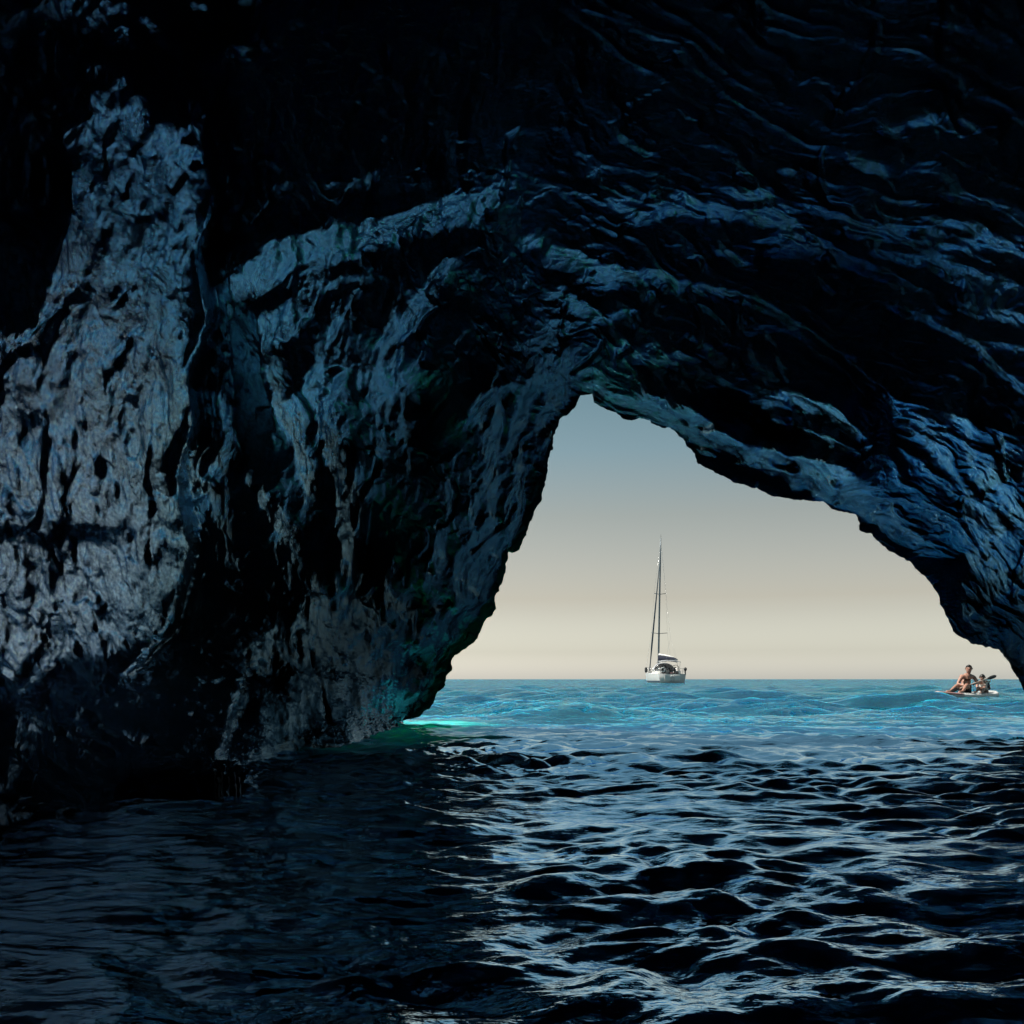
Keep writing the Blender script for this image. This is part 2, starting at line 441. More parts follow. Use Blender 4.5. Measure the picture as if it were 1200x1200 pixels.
def solve(step, init):
    xs = np.arange(X0, X1 + 1, step, dtype=float); ys = np.arange(Y0, Y1 + 1, step, dtype=float)
    X, Y = np.meshgrid(xs, ys)
    hole = np.concatenate([RIM, P((1500,1150),(1530,1400),(-330,1400),(-300,1260))])
    rock = ~in_poly(X, Y, hole)
    B = facing_map(X, Y)
    # a lit facet is one that mirrors the light of the mouth towards the eye
    if init is None:
        G0 = np.full(X.shape, 5.0)
    else:
        G0 = np.exp(blur(bilinear(init[2], (X - X0) / (init[0][1] - init[0][0]), (Y - Y0) / (init[1][1] - init[1][0])), 12))
    p = np.stack([(X - 600) / F, np.ones_like(X), (HORIZON - Y) / F], -1)
    Pw = p * G0[..., None] + np.array([0, 0, CAMH])
    k = (sstep(560, 720, X) * np.maximum(sstep(2.4, 3.0, Pw[..., 2]), sstep(960, 1020, X)))[..., None]
    Am = np.array(AIM_WALL) * (1 - k) + np.array(AIM_ROOF) * k
    dv = Am - Pw; dv /= np.linalg.norm(dv, axis=-1, keepdims=True)
    vv = p / np.linalg.norm(p, axis=-1, keepdims=True)
    nn = dv - vv; nn /= np.linalg.norm(nn, axis=-1, keepdims=True) + 1e-6
    npd = np.minimum((nn * p).sum(-1), -0.09)
    lx, ly = -nn[..., 0] / npd, nn[..., 2] / npd
    # a dark one faces the eye and leans a little away
    ll = np.hypot(lx, ly) + 1e-6
    rd = R_DARK + 0.6 * sstep(600, 720, X)
    gx = (lx * B + (1 - B) * rd * lx / ll) / F
    gy = (ly * B + (1 - B) * rd * ly / ll) / F
    for j_, pts in STEPS:
        d, _ = seg_dist(X, Y, pts)
        hw = max(2.5, step * 0.9)
        e_ = j_ / (2 * hw) * np.clip(1 - d / (2 * hw), 0, 1)
        gx = gx + e_ * lx / ll; gy = gy + e_ * ly / ll
    fixed = np.zeros(X.shape, bool); val = np.zeros(X.shape)
    d, _ = seg_dist(X, Y, RIM)
    m = (d < step * 1.5) | ~rock
    fixed |= m
    val[m] = np.log(rim_depth(X, Y))[m]
    for W in (WATERLINE_L,):
        d, by = seg_dist(X, Y, W)
        m = (d < step * 1.2) & rock & ~(fixed & (d > step * 1.2))
        fixed |= m
        val[m] = np.log(CAMH * F / np.maximum(by - HORIZON, 5))[m]
    # below the waterline the rock simply drops into the sea
    # edges
    w0_ = 0.03 + 0.09 * sstep(640, 720, X) + 0.17 * sstep(265, 320, X) * sstep(680, 620, X) * sstep(720, 620, Y)
    wgt = w0_ + (1 - w0_) * B
    # the lips of the mouth and of the waterline may turn sharply
    dl = seg_dist(X, Y, RIM)[0]
    wgt = np.where((dl > step) & (dl < max(12.0, 2.2 * step)), 0.3, wgt)
    dl = seg_dist(X, Y, WATERLINE_L)[0]
    wgt = np.where((dl > step) & (dl < max(12.0, 2.2 * step)), 0.12, wgt)
    for j_, pts in STEPS:
        wgt = np.where(seg_dist(X, Y, pts)[0] < max(5.0, step), 0.03, wgt)
    wx = (rock[:, 1:] & rock[:, :-1]) * np.sqrt(wgt[:, 1:] * wgt[:, :-1]); wy = (rock[1:] & rock[:-1]) * np.sqrt(wgt[1:] * wgt[:-1])
    ex = (gx[:, 1:] + gx[:, :-1]) / 2 * step; ey = (gy[1:] + gy[:-1]) / 2 * step
    def A(Lm):
        o = np.zeros_like(Lm)
        dx = (Lm[:, 1:] - Lm[:, :-1]) * wx; dy = (Lm[1:] - Lm[:-1]) * wy
        o[:, 1:] += dx; o[:, :-1] -= dx; o[1:] += dy; o[:-1] -= dy
        o[fixed] = 0
        return o
    if init is None:
        Lm = np.full(X.shape, math.log(5.0))
    else:
        xs0, ys0, L0 = init
        Lm = bilinear(L0, (X - X0) / (xs0[1] - xs0[0]), (Y - Y0) / (ys0[1] - ys0[0]))
    Lm[fixed] = val[fixed]
    rhs = np.zeros_like(Lm)
    rhs[:, 1:] += ex * wx; rhs[:, :-1] -= ex * wx; rhs[1:] += ey * wy; rhs[:-1] -= ey * wy
    rhs[fixed] = 0
    r = rhs - A(Lm); r[fixed] = 0
    p = r.copy(); rs = (r * r).sum()
    for it in range({12: 700, 6: 400, 3: 260}[step]):
        Ap = A(p)
        al = rs / max((p * Ap).sum(), 1e-20)
        Lm += al * p; r -= al * Ap
        rn = (r * r).sum()
        if rn < 1e-12: break
        p = r + rn / rs * p; rs = rn
    return xs, ys, Lm

def bilinear(A, fx, fy):
    h, w = A.shape
    fx = np.clip(fx, 0, w - 1.001); fy = np.clip(fy, 0, h - 1.001)
    ix, iy = fx.astype(int), fy.astype(int)
    u, v = fx - ix, fy - iy
    return (A[iy, ix] * (1 - u) + A[iy, ix + 1] * u) * (1 - v) + (A[iy + 1, ix] * (1 - u) + A[iy + 1, ix + 1] * u) * v

sol = None
for st in (12, 6, 3):
    sol = solve(st, sol)
LMAP = blur(sol[2], 1)
print('depth range', np.exp(LMAP.min()), np.exp(LMAP.max()))

# a grid from the rim outwards
NT, NS, NREAR = 1300, 540, 26
def resample_between(a, b, n):
    ia = int(np.argmin(np.hypot(*(RIM - np.array(a)).T))); ib = int(np.argmin(np.hypot(*(RIM - np.array(b)).T)))
    seg = RIM[ia:ib + 1]
    l = np.concatenate([[0], np.cumsum(np.hypot(*np.diff(seg, axis=0).T))])
    t = np.linspace(0, l[-1], n, endpoint=False)
    return np.stack([np.interp(t, l, seg[:, 0]), np.interp(t, l, seg[:, 1])], 1)
lens = []
for (a, oa), (b, ob) in zip(KEYS[:-1], KEYS[1:]):
    lens.append(0.65 * math.dist(a, b) + 0.35 * math.dist(oa, ob))
cnt = [max(8, int(NT * l / sum(lens))) for l in lens]
rp, op, cuts = [], [], [0]
for ((a, oa), (b, ob)), n in zip(zip(KEYS[:-1], KEYS[1:]), cnt):
    rp.append(resample_between(a, b, n))
    k = np.linspace(0, 1, n, endpoint=False)[:, None]
    op.append(np.array(oa) * (1 - k) + np.array(ob) * k)
    cuts.append(cuts[-1] + n)
rp = np.concatenate(rp); op = np.concatenate(op)
# soften kinks in the outer line
for _ in range(60):
    op[1:-1] = (op[:-2] + 2 * op[1:-1] + op[2:]) / 4
# rough little teeth along the rim
tt = np.arange(len(rp))
jit = fbm(rp[:, 0] / 30, rp[:, 1] / 30, tt * 0 + 2.2, 5, 0.55) * 5.0
jit2 = fbm(rp[:, 0] / 30, rp[:, 1] / 30, tt * 0 + 9.2, 5, 0.55) * 5.0
rp = rp + np.stack([jit, jit2], 1)
NT = len(rp)
s = np.linspace(0, 1, NS) ** 1.15
GX = rp[None, :, 0] * (1 - s[:, None]) + op[None, :, 0] * s[:, None]
GY = rp[None, :, 1] * (1 - s[:, None]) + op[None, :, 1] * s[:, None]
GL = bilinear(LMAP, (GX - X0) / 3, (GY - Y0) / 3)
GD = np.exp(np.maximum(GL, math.log(1.35)))
W = np.stack([(GX - 600) / F * GD, GD, CAMH + (HORIZON - GY) / F * GD], -1)
ax = np.gradient(W, axis=0); ay = np.gradient(W, axis=1)
nrm = np.cross(ax, ay)
nrm /= np.linalg.norm(nrm, axis=-1, keepdims=True) + 1e-9
nsm = nrm.copy()
for _ in range(2):
    for c in range(3):
        nsm[..., c] = blur(nsm[..., c], 6)
nsm /= np.linalg.norm(nsm, axis=-1, keepdims=True) + 1e-9
toc = np.array([0, 0, CAMH]) - W
flip = (nsm * toc).sum(-1).mean() < 0
if flip: nsm = -nsm
x, y, z = W[..., 0], W[..., 1], W[..., 2]
pxd = np.hypot(GX - rp[None, :, 0], GY - rp[None, :, 1])
fade = 0.5 + 0.5 * sstep(0, 16, pxd)
wall = sstep(700, 560, GX)                                # left wall versus roof
# warped coordinates
wq = fbm(x * 0.9, y * 0.9, z * 0.9, 3) * 0.16
xq, yq, zq = x + wq, y - wq, z + wq * 0.7
# hanging curtains on the wall, strata across the roof
ax1 = ridged(xq * 3.4, yq * 2.6, zq * 1.0 + yq * 0.3, 5, 0.52)
ax2 = ridged((xq * 0.9 + yq * 0.1 - zq * 0.43) * 0.75, yq * 3.6, (zq * 0.9 + xq * 0.43) * 6.0, 5, 0.55)
lump = fbm(x * 1.3, y * 1.3, z * 1.3, 3)
rg = ax1 * wall + ax2 * (1 - wall)
crack = ridged(xq * 1.6 + 5, yq * 1.6, zq * 0.8, 3, 0.5)
w2 = fbm(x * 5, y * 5, z * 5, 3) * 0.05
xf, yf, zf = xq + w2, yq - w2, zq + w2
def both(k):
    l_ = facets(xf * k, yf * k, zf * k * 0.5 + yf * k * 0.1)
    r_ = facets((xf * 0.9 + yf * 0.1 - zf * 0.43) * k * 0.32, yf * k * 1.25, (zf * 0.9 + xf * 0.43) * k * 1.25)
    return (l_ * wall + r_ * (1 - wall)) / k
grit = fbm(x * 60, y * 60, z * 45, 2, 0.6)
lump2 = fbm(xq * 4.5, yq * 4.5, zq * 2.6, 3, 0.5)
disp = 0.02 * lump + 0.016 * lump2 + (0.024 - 0.007 * wall) * (rg - 0.9) + 0.066 * both(7.0) + 0.095 * both(19.0) + 0.0006 * grit - 0.045 * sstep(1.2, 1.55, crack)
sc_d = 0.62 + 0.20 * wall
W = W + nsm * (disp * fade * sc_d)[..., None]
# close the chamber behind the camera
last = W[-1]
rear = []
for k in np.linspace(0, 1, NREAR + 1)[1:]:
    f = (1 - k ** 2.2); g = 1 + 0.35 * math.sin(math.pi * k)
    q = np.stack([last[:, 0] * f * g, last[:, 1] * (1 - k) - 8.0 * k, -1.0 + (last[:, 2] + 1.0) * f * g], 1)
    q += (fbm(q[:, 0] * 1.2, q[:, 1] * 1.2, q[:, 2] * 1.2, 4) * 0.25 * f)[:, None]
    rear.append(q)
ALL = np.concatenate([W, np.array(rear)], 0)

def cave_piece(name, c0, c1, label):
    V = ALL[:, c0:c1 + 1]
    nr, nc = V.shape[:2]
    q = grid_quads(nr, nc, flip=not flip)
    me = mesh_arrays(name, V.reshape(-1, 3), q)
    o = link(name, me, ROCK, None, False)
    tag(o, label, None, None, 'structure')
    return o
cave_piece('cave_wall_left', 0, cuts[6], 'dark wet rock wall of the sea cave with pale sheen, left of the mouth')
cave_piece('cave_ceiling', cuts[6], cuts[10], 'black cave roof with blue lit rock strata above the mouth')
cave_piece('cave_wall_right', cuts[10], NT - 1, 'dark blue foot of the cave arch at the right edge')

# outer face of the cliff, seen only from other places; it keeps the sun out of the cave
rimW = ALL[0]
cx, cz = 1.5, 0.0
dirs = np.stack([rimW[:, 0] - cx, rimW[:, 2] - cz], 1)
ang = np.arctan2(dirs[:, 1], dirs[:, 0])
dirs = np.stack([np.cos(ang), np.sin(ang)], 1)
rows = [rimW]
for k in np.geomspace(0.05, 45, 60):
    xx = rimW[:, 0] + dirs[:, 0] * k; zz = rimW[:, 2] + dirs[:, 1] * k
    zz = np.maximum(zz, -3.0)
    yy = cliff_y(xx, zz) + fbm(xx * 0.5, zz * 0.5, xx * 0 + 1, 4) * min(0.5, k * 0.2) - 0.02 * k
    rows.append(np.stack([xx, yy, zz], 1))
Vc = np.array(rows)
qc = grid_quads(Vc.shape[0], Vc.shape[1], flip=flip)
vc = Vc.reshape(-1, 3)
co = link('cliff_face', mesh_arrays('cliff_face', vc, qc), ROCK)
tag(co, 'outer rock face of the sea cliff around the cave mouth', None, None, 'structure')

# ------------------------------------------------------------------ the sea
def water_material():
    m, nt, b = new_mat('sea_water')
    N, L = nt.nodes, nt.links
    geo = N.new('ShaderNodeNewGeometry')
    # turquoise underwater glow painted into the water colour by the left wall's foot
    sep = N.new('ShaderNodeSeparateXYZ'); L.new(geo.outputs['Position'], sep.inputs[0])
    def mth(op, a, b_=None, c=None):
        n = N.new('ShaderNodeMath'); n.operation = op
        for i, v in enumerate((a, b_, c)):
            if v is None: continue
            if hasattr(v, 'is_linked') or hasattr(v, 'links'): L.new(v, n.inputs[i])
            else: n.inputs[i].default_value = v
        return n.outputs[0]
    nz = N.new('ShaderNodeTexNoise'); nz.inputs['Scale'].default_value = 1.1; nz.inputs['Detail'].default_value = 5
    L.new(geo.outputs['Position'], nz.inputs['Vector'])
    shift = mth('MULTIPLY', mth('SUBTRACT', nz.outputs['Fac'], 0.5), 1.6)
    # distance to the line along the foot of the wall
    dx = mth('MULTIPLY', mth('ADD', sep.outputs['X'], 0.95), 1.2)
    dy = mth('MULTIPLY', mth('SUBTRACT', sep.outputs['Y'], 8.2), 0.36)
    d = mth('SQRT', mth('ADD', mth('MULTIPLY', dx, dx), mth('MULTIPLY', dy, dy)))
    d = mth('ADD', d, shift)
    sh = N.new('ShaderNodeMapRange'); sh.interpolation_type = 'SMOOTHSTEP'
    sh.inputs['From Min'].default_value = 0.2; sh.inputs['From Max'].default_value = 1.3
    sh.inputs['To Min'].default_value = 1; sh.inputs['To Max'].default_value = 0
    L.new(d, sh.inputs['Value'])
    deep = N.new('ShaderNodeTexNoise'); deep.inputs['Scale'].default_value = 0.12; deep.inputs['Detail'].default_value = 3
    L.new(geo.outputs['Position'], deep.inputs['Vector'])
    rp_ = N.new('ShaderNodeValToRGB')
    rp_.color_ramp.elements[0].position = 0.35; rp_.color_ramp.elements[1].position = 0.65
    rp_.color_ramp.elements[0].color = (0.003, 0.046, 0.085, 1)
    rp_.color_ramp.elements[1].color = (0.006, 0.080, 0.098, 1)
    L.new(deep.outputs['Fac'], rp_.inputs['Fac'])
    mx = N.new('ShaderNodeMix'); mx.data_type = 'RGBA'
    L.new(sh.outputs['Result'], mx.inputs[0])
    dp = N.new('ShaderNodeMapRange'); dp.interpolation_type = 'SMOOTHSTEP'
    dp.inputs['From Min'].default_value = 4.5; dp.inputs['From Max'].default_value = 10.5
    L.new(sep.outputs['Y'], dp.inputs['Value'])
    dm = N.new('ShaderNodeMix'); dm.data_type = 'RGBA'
    dm.inputs[6].default_value = (0.012, 0.34, 0.93, 1)  # bright blue inside the cave: light within the water, painted into its colour
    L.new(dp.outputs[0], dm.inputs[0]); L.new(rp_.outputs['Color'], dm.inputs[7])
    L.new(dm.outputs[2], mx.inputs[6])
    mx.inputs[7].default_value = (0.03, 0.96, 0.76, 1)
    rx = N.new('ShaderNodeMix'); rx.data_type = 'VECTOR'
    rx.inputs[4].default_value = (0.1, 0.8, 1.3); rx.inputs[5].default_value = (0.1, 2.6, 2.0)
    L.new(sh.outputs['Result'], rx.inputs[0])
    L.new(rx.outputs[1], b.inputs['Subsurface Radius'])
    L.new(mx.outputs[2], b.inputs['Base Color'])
    # beyond the cave the ripples are too small to see one by one
    ro = N.new('ShaderNodeMapRange'); ro.interpolation_type = 'SMOOTHSTEP'
    ro.inputs['From Min'].default_value = 8.0; ro.inputs['From Max'].default_value = 40.0
    ro.inputs['To Min'].default_value = 0.04; ro.inputs['To Max'].default_value = 0.10
    L.new(sep.outputs['Y'], ro.inputs['Value'])
    sw = N.new('ShaderNodeMapRange'); sw.interpolation_type = 'SMOOTHSTEP'
    sw.inputs['From Min'].default_value = 3.5; sw.inputs['From Max'].default_value = 8.0
    sw.inputs['To Min'].default_value = 0.8; sw.inputs['To Max'].default_value = 1.0
    L.new(sep.outputs['Y'], sw.inputs['Value']); L.new(sw.outputs[0], b.inputs['Subsurface Weight'])
    b.inputs['Subsurface Radius'].default_value = (0.1, 0.8, 1.3)
    b.inputs['Subsurface Scale'].default_value = 1.0
    b.inputs['Specular IOR Level'].default_value = 0.0
    gl = N.new('ShaderNodeBsdfGlossy')
    gl.inputs['Color'].default_value = (0.60, 0.82, 1.0, 1)
    L.new(ro.outputs['Result'], gl.inputs['Roughness'])
    fr = N.new('ShaderNodeFresnel'); fr.inputs['IOR'].default_value = 2.3
    ms = N.new('ShaderNodeMixShader')
    fk = N.new('ShaderNodeMapRange'); fk.interpolation_type = 'SMOOTHSTEP'
    fk.inputs['From Min'].default_value = 6.0; fk.inputs['From Max'].default_value = 14.0
    fk.inputs['To Min'].default_value = 1.0; fk.inputs['To Max'].default_value = 0.48
    L.new(sep.outputs['Y'], fk.inputs['Value'])
    L.new(mth('MULTIPLY', mth('MULTIPLY', fr.outputs[0], fk.outputs[0]), mth('SUBTRACT', 1.0, mth('MULTIPLY', sh.outputs['Result'], 0.45))), ms.inputs[0]); L.new(b.outputs[0], ms.inputs[1]); L.new(gl.outputs[0], ms.inputs[2])
    L.new(ms.outputs[0], N['Material Output'].inputs['Surface'])
    mp = N.new('ShaderNodeMapping'); mp.inputs['Scale'].default_value = (0.55, 1.0, 1.0)
    L.new(geo.outputs['Position'], mp.inputs['Vector'])
    n1 = N.new('ShaderNodeTexNoise'); n1.inputs['Scale'].default_value = 14.0; n1.inputs['Detail'].default_value = 5; n1.inputs['Roughness'].default_value = 0.5
    L.new(mp.outputs[0], n1.inputs['Vector'])
    bp = N.new('ShaderNodeBump'); bp.inputs['Strength'].default_value = 0.4; bp.inputs['Distance'].default_value = 0.03
    L.new(n1.outputs['Fac'], bp.inputs['Height'])
    n2 = N.new('ShaderNodeTexNoise'); n2.inputs['Scale'].default_value = 0.8; n2.inputs['Detail'].default_value = 4
    L.new(mp.outputs[0], n2.inputs['Vector'])
    bp2 = N.new('ShaderNodeBump'); bp2.inputs['Strength'].default_value = 0.5; bp2.inputs['Distance'].default_value = 0.25
    L.new(n2.outputs['Fac'], bp2.inputs['Height'])
    L.new(bp.outputs['Normal'], bp2.inputs['Normal'])
    # small chop out at sea, too fine for the mesh
    mp3 = N.new('ShaderNodeMapping'); mp3.inputs['Scale'].default_value = (0.45, 1.0, 1.0)
    L.new(geo.outputs['Position'], mp3.inputs['Vector'])
    n3 = N.new('ShaderNodeTexNoise'); n3.inputs['Scale'].default_value = 1.5; n3.inputs['Detail'].default_value = 4; n3.inputs['Roughness'].default_value = 0.6
    L.new(mp3.outputs[0], n3.inputs['Vector'])
    vs = N.new('ShaderNodeVectorMath'); vs.operation = 'SUBTRACT'; vs.inputs[1].default_value = (0.5, 0.5, 0.5)
    L.new(n3.outputs['Color'], vs.inputs[0])
    am = N.new('ShaderNodeMapRange'); am.interpolation_type = 'SMOOTHSTEP'
    am.inputs['From Min'].default_value = 2.0; am.inputs['From Max'].default_value = 8.5
    am.inputs['To Min'].default_value = 0.0; am.inputs['To Max'].default_value = 2.5
    L.new(sep.outputs['Y'], am.inputs['Value'])
    vm = N.new('ShaderNodeVectorMath'); vm.operation = 'SCALE'
    L.new(vs.outputs[0], vm.inputs[0]); L.new(am.outputs[0], vm.inputs['Scale'])
    fl = N.new('ShaderNodeVectorMath'); fl.operation = 'MULTIPLY'; fl.inputs[1].default_value = (1, 1, 0)
    L.new(vm.outputs[0], fl.inputs[0])
    va = N.new('ShaderNodeVectorMath'); va.operation = 'ADD'
    L.new(bp2.outputs['Normal'], va.inputs[0]); L.new(fl.outputs[0], va.inputs[1])
    vn = N.new('ShaderNodeVectorMath'); vn.operation = 'NORMALIZE'
    L.new(va.outputs[0], vn.inputs[0])
    L.new(vn.outputs[0], gl.inputs['Normal']); L.new(vn.outputs[0], fr.inputs['Normal'])
    return m

rows_py = np.concatenate([[4000, 2200, 1400, 1000, 800, 650, 560, 500, 460], np.linspace(430, 161, 300), np.linspace(160, 71, 200), np.linspace(70, 6, 290), np.geomspace(5.8, 0.02, 45)])
rr = CAMH * F / rows_py
fine_a = np.linspace(-33, 34, 860)
coarse = np.concatenate([np.linspace(34, 327, 60)[1:]])
aa = np.radians(np.concatenate([fine_a, coarse]))
RR, AA = np.meshgrid(rr, aa, indexing='ij')
wx_, wy_ = RR * np.sin(AA), RR * np.cos(AA)
dr = np.gradient(rr)[:, None]
da = np.gradient(aa)[None, :] * RR
rng = np.random.RandomState(5)
H = np.zeros(RR.shape)
wpx = wx_ + 0.25 * pnoise(wx_ * 0.9, wy_ * 0.9, wx_ * 0 + 2) + 0.06 * pnoise(wx_ * 3.5, wy_ * 3.5, wx_ * 0 + 7)
wpy = wy_ + 0.25 * pnoise(wx_ * 0.9, wy_ * 0.9, wx_ * 0 + 5) + 0.06 * pnoise(wx_ * 3.5, wy_ * 3.5, wx_ * 0 + 9)
gust = 0.75 + 0.6 * fbm(wx_ * 0.35, wy_ * 0.5, wx_ * 0 + 1.3, 2)
for lam in np.geomspace(0.032, 5.0, 84):
    th = rng.normal(0, 0.60) + (0.25 if lam > 0.6 else 0)
    kx, ky = math.sin(th) * 2 * math.pi / lam, math.cos(th) * 2 * math.pi / lam
    slope = 0.048 * (0.6 + 1.0 * math.exp(-((math.log(lam / 0.19)) / 0.7) ** 2))
    amp = slope * lam / (2 * math.pi)
    if lam > 0.6: amp = amp * (0.38 + 1.7 * sstep(8, 18, wy_))
    else: amp = amp * (1.0 + 0.6 * sstep(2.5, 5.0, wy_))
    adv = np.abs(kx) * np.maximum(da, 1e-4) + np.abs(ky) * dr
    att = 1 - sstep(0.9, 2.2, adv)
    ph = kx * wpx + ky * wpy + rng.uniform(0, 6.28)
    sn = np.sin(ph)
    H += amp * att * (sn + 0.22 * np.cos(2 * ph))
H *= np.clip(gust, 0.3, 1.6)
H *= sstep(-1.0, 0.9, wy_) * 0.9 + 0.1
# calmer in the lee of the board
H *= 1 - 0.75 * np.exp(-(((wx_ - 12.62) / 2.2) ** 2 + ((wy_ - 24.7) / 2.6) ** 2) ** 2)
Vw = np.stack([wx_, wy_, H], -1)
# rows are rings round the camera; join the last angle to the first
nr, nc = RR.shape
qi = grid_quads(nr, nc, flip=True)
wrap = np.stack([np.arange(nr - 1) * nc + nc - 1, (np.arange(nr - 1) + 1) * nc + nc - 1, (np.arange(nr - 1) + 1) * nc, np.arange(nr - 1) * nc], 1)
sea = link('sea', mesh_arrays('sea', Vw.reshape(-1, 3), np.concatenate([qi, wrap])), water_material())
tag(sea, 'rippled blue sea, turquoise in the sun and navy in the cave', None, None, 'structure')

# ------------------------------------------------------------------ small builders
def bm_obj(name, bm, mat, parent=None, smooth=True):
    me = bpy.data.meshes.new(name)
    bm.normal_update()
    bm.to_mesh(me); bm.free()
    return link(name, me, mat, parent, smooth)

def tube(bm, pts, rad, n=8, cap=True):
    pts = [Vector(p) for p in pts]
    if not hasattr(rad, '__len__'): rad = [rad] * len(pts)
    rings = []
    for i, p in enumerate(pts):
        d = (pts[min(i + 1, len(pts) - 1)] - pts[max(i - 1, 0)]).normalized()
        a = d.orthogonal().normalized() if abs(d.z) < 0.95 else Vector((1, 0, 0))
        a = (Vector((0, 0, 1)).cross(d).normalized() if abs(d.z) < 0.95 else Vector((0, 1, 0)).cross(d).normalized())
        b = d.cross(a).normalized()
        rings.append([bm.verts.new(p + (a * math.cos(t) + b * math.sin(t)) * rad[i]) for t in np.linspace(0, 2 * math.pi, n, endpoint=False)])
    for r0, r1 in zip(rings[:-1], rings[1:]):
        for k in range(n):
            bm.faces.new((r0[k], r0[(k + 1) % n], r1[(k + 1) % n], r1[k]))
    if cap:
        bm.faces.new(rings[0][::-1]); bm.faces.new(rings[-1])
    return bm

def loft(bm, secs, cap=True, closed=True):
    rows = [[bm.verts.new(p) for p in s_] for s_ in secs]
    n = len(rows[0])
    for a, b in zip(rows[:-1], rows[1:]):
        for k in range(n if closed else n - 1):
            bm.faces.new((a[k], a[(k + 1) % n], b[(k + 1) % n], b[k]))
    if cap:
        bm.faces.new(rows[0][::-1]); bm.faces.new(rows[-1])
    bmesh.ops.recalc_face_normals(bm, faces=bm.faces[:])
    return bm

def boxm(bm, lo, hi, bev=0.0):
    r_ = bmesh.ops.create_cube(bm, size=1.0)
    for v in r_['verts']:
        v.co = Vector([lo[i] + (v.co[i] + 0.5) * (hi[i] - lo[i]) for i in range(3)])
    if bev:
        es = list({e for v in r_['verts'] for e in v.link_edges})
        bmesh.ops.bevel(bm, geom=es, offset=bev, segments=2, affect='EDGES')
    return bm

# ------------------------------------------------------------------ the yacht
GEL = simple('white_gelcoat', (0.78, 0.77, 0.74), 0.25, 0.5, scale=3, var=0.05)
NAVY = simple('navy_canvas', (0.012, 0.014, 0.03), 0.8, 0.3)
SAIL = simple('white_sailcloth', (0.75, 0.74, 0.70), 0.8, 0.3)
ALU = simple('mast_aluminium', (0.10, 0.13, 0.15), 0.45, 0.5, 0.3)
STEEL = simple('stainless_steel', (0.45, 0.45, 0.45), 0.3, 0.5, 0.9)
BLACK = simple('black_rubber', (0.012, 0.012, 0.014), 0.6)
TEAK = simple('teak_deck', (0.24, 0.14, 0.08), 0.7, scale=20)
GREYC = simple('grey_canvas', (0.42, 0.43, 0.45), 0.8)
ANTIF = simple('dark_antifouling', (0.015, 0.03, 0.06), 0.6)
WINE = simple('wine_red_cushion', (0.10, 0.025, 0.03), 0.8)
DARKG = simple('smoked_glass', (0.01, 0.012, 0.016), 0.1)

yacht = empty('sailing_yacht', (20.9, 125.0, 0.0), R(94.0))
yacht.rotation_euler = (R(0.9), 0, R(94.0))
tag(yacht, 'white sailing yacht with bare mast anchored on the horizon', 'yacht')
LOA = 13.5
def beam_at(u):      # u 0 stern .. 1 bow
    return 2.05 * (0.90 + 0.10 * math.sin(math.pi * min(1, u * 1.6))) * (1 - max(0, (u - 0.42) / 0.58) ** 2.2) + 0.03
def sheer(u): return 1.22 + 0.32 * u * u
def hull_sec(u, k=1.0):
    xx = -LOA / 2 + LOA * u + (0.0 if u < 0.98 else 0)
    b_, h_ = beam_at(u), sheer(u)
    pts = []
    prof = [(0.0, -0.45), (0.45, -0.38), (0.72, -0.18), (0.86, 0.05), (0.93, 0.35), (0.975, 0.75), (1.0, 1.0)]
    for f, g in prof:
        zz = g * h_ if g > 0 else g
        rake = 0.55 * max(0, u - 0.9) / 0.1 * (zz / h_) if u > 0.9 else (0.35 * (zz / h_ - 0.3) if u < 0.02 else 0)
        pts.append((xx + (rake if u > 0.5 else rake * 0.6), f * b_, zz))
    return pts
us = [0, 0.015, 0.1, 0.2, 0.3, 0.4, 0.5, 0.6, 0.7, 0.8, 0.87, 0.93, 0.97, 1.0]
bm = bmesh.new()
secs = []
for u in us:
    p = hull_sec(u)
    secs.append([(a, -b, c) for a, b, c in p[::-1]] + p[1:])
loft(bm, secs, cap=True, closed=False)
hull = bm_obj('hull', bm, GEL, yacht)
bm = bmesh.new()          # boot stripe a touch proud of the topsides
for sgn in (1, -1):
    sec2 = []
    for u in us:
        p = hull_sec(u)
        q0, q1 = Vector(p[3]), Vector(p[4])
        a, b_ = q0.lerp(q1, 0.10), q0.lerp(q1, 0.55)
        o_ = Vector((0, 0.008, 0))
        sec2.append([(v.x, sgn * v.y, v.z) for v in (a + o_, b_ + o_)])
    loft(bm, sec2, cap=False, closed=False)
bm_obj('boot_stripe', bm, ANTIF, hull)
bm = bmesh.new()          # deck, cambered
secs = []
for u in us[1:]:
    b_, h_ = beam_at(u) - 0.03, sheer(u)
    xx = hull_sec(u)[-1][0]
    secs.append([(xx, b_ * t, h_ + 0.10 * (1 - t * t) - 0.02) for t in np.linspace(-1, 1, 9)])
loft(bm, secs, cap=False, closed=False)
bm_obj('deck', bm, GEL, yacht)
bm = bmesh.new()          # coachroof
secs = []
for xx, hw, hh in ((-1.2, 1.35, 0.50), (-0.6, 1.35, 0.55), (0.8, 1.25, 0.52), (2.2, 1.0, 0.40), (3.6, 0.65, 0.20), (4.2, 0.4, 0.03)):
    zb = 1.27
    secs.append([(xx, -hw, zb), (xx, -hw * 0.9, zb + hh * 0.8), (xx, -hw * 0.6, zb + hh), (xx, hw * 0.6, zb + hh), (xx, hw * 0.9, zb + hh * 0.8), (xx, hw, zb)])
loft(bm, secs)
cabin = bm_obj('coachroof', bm, GEL, yacht, False)
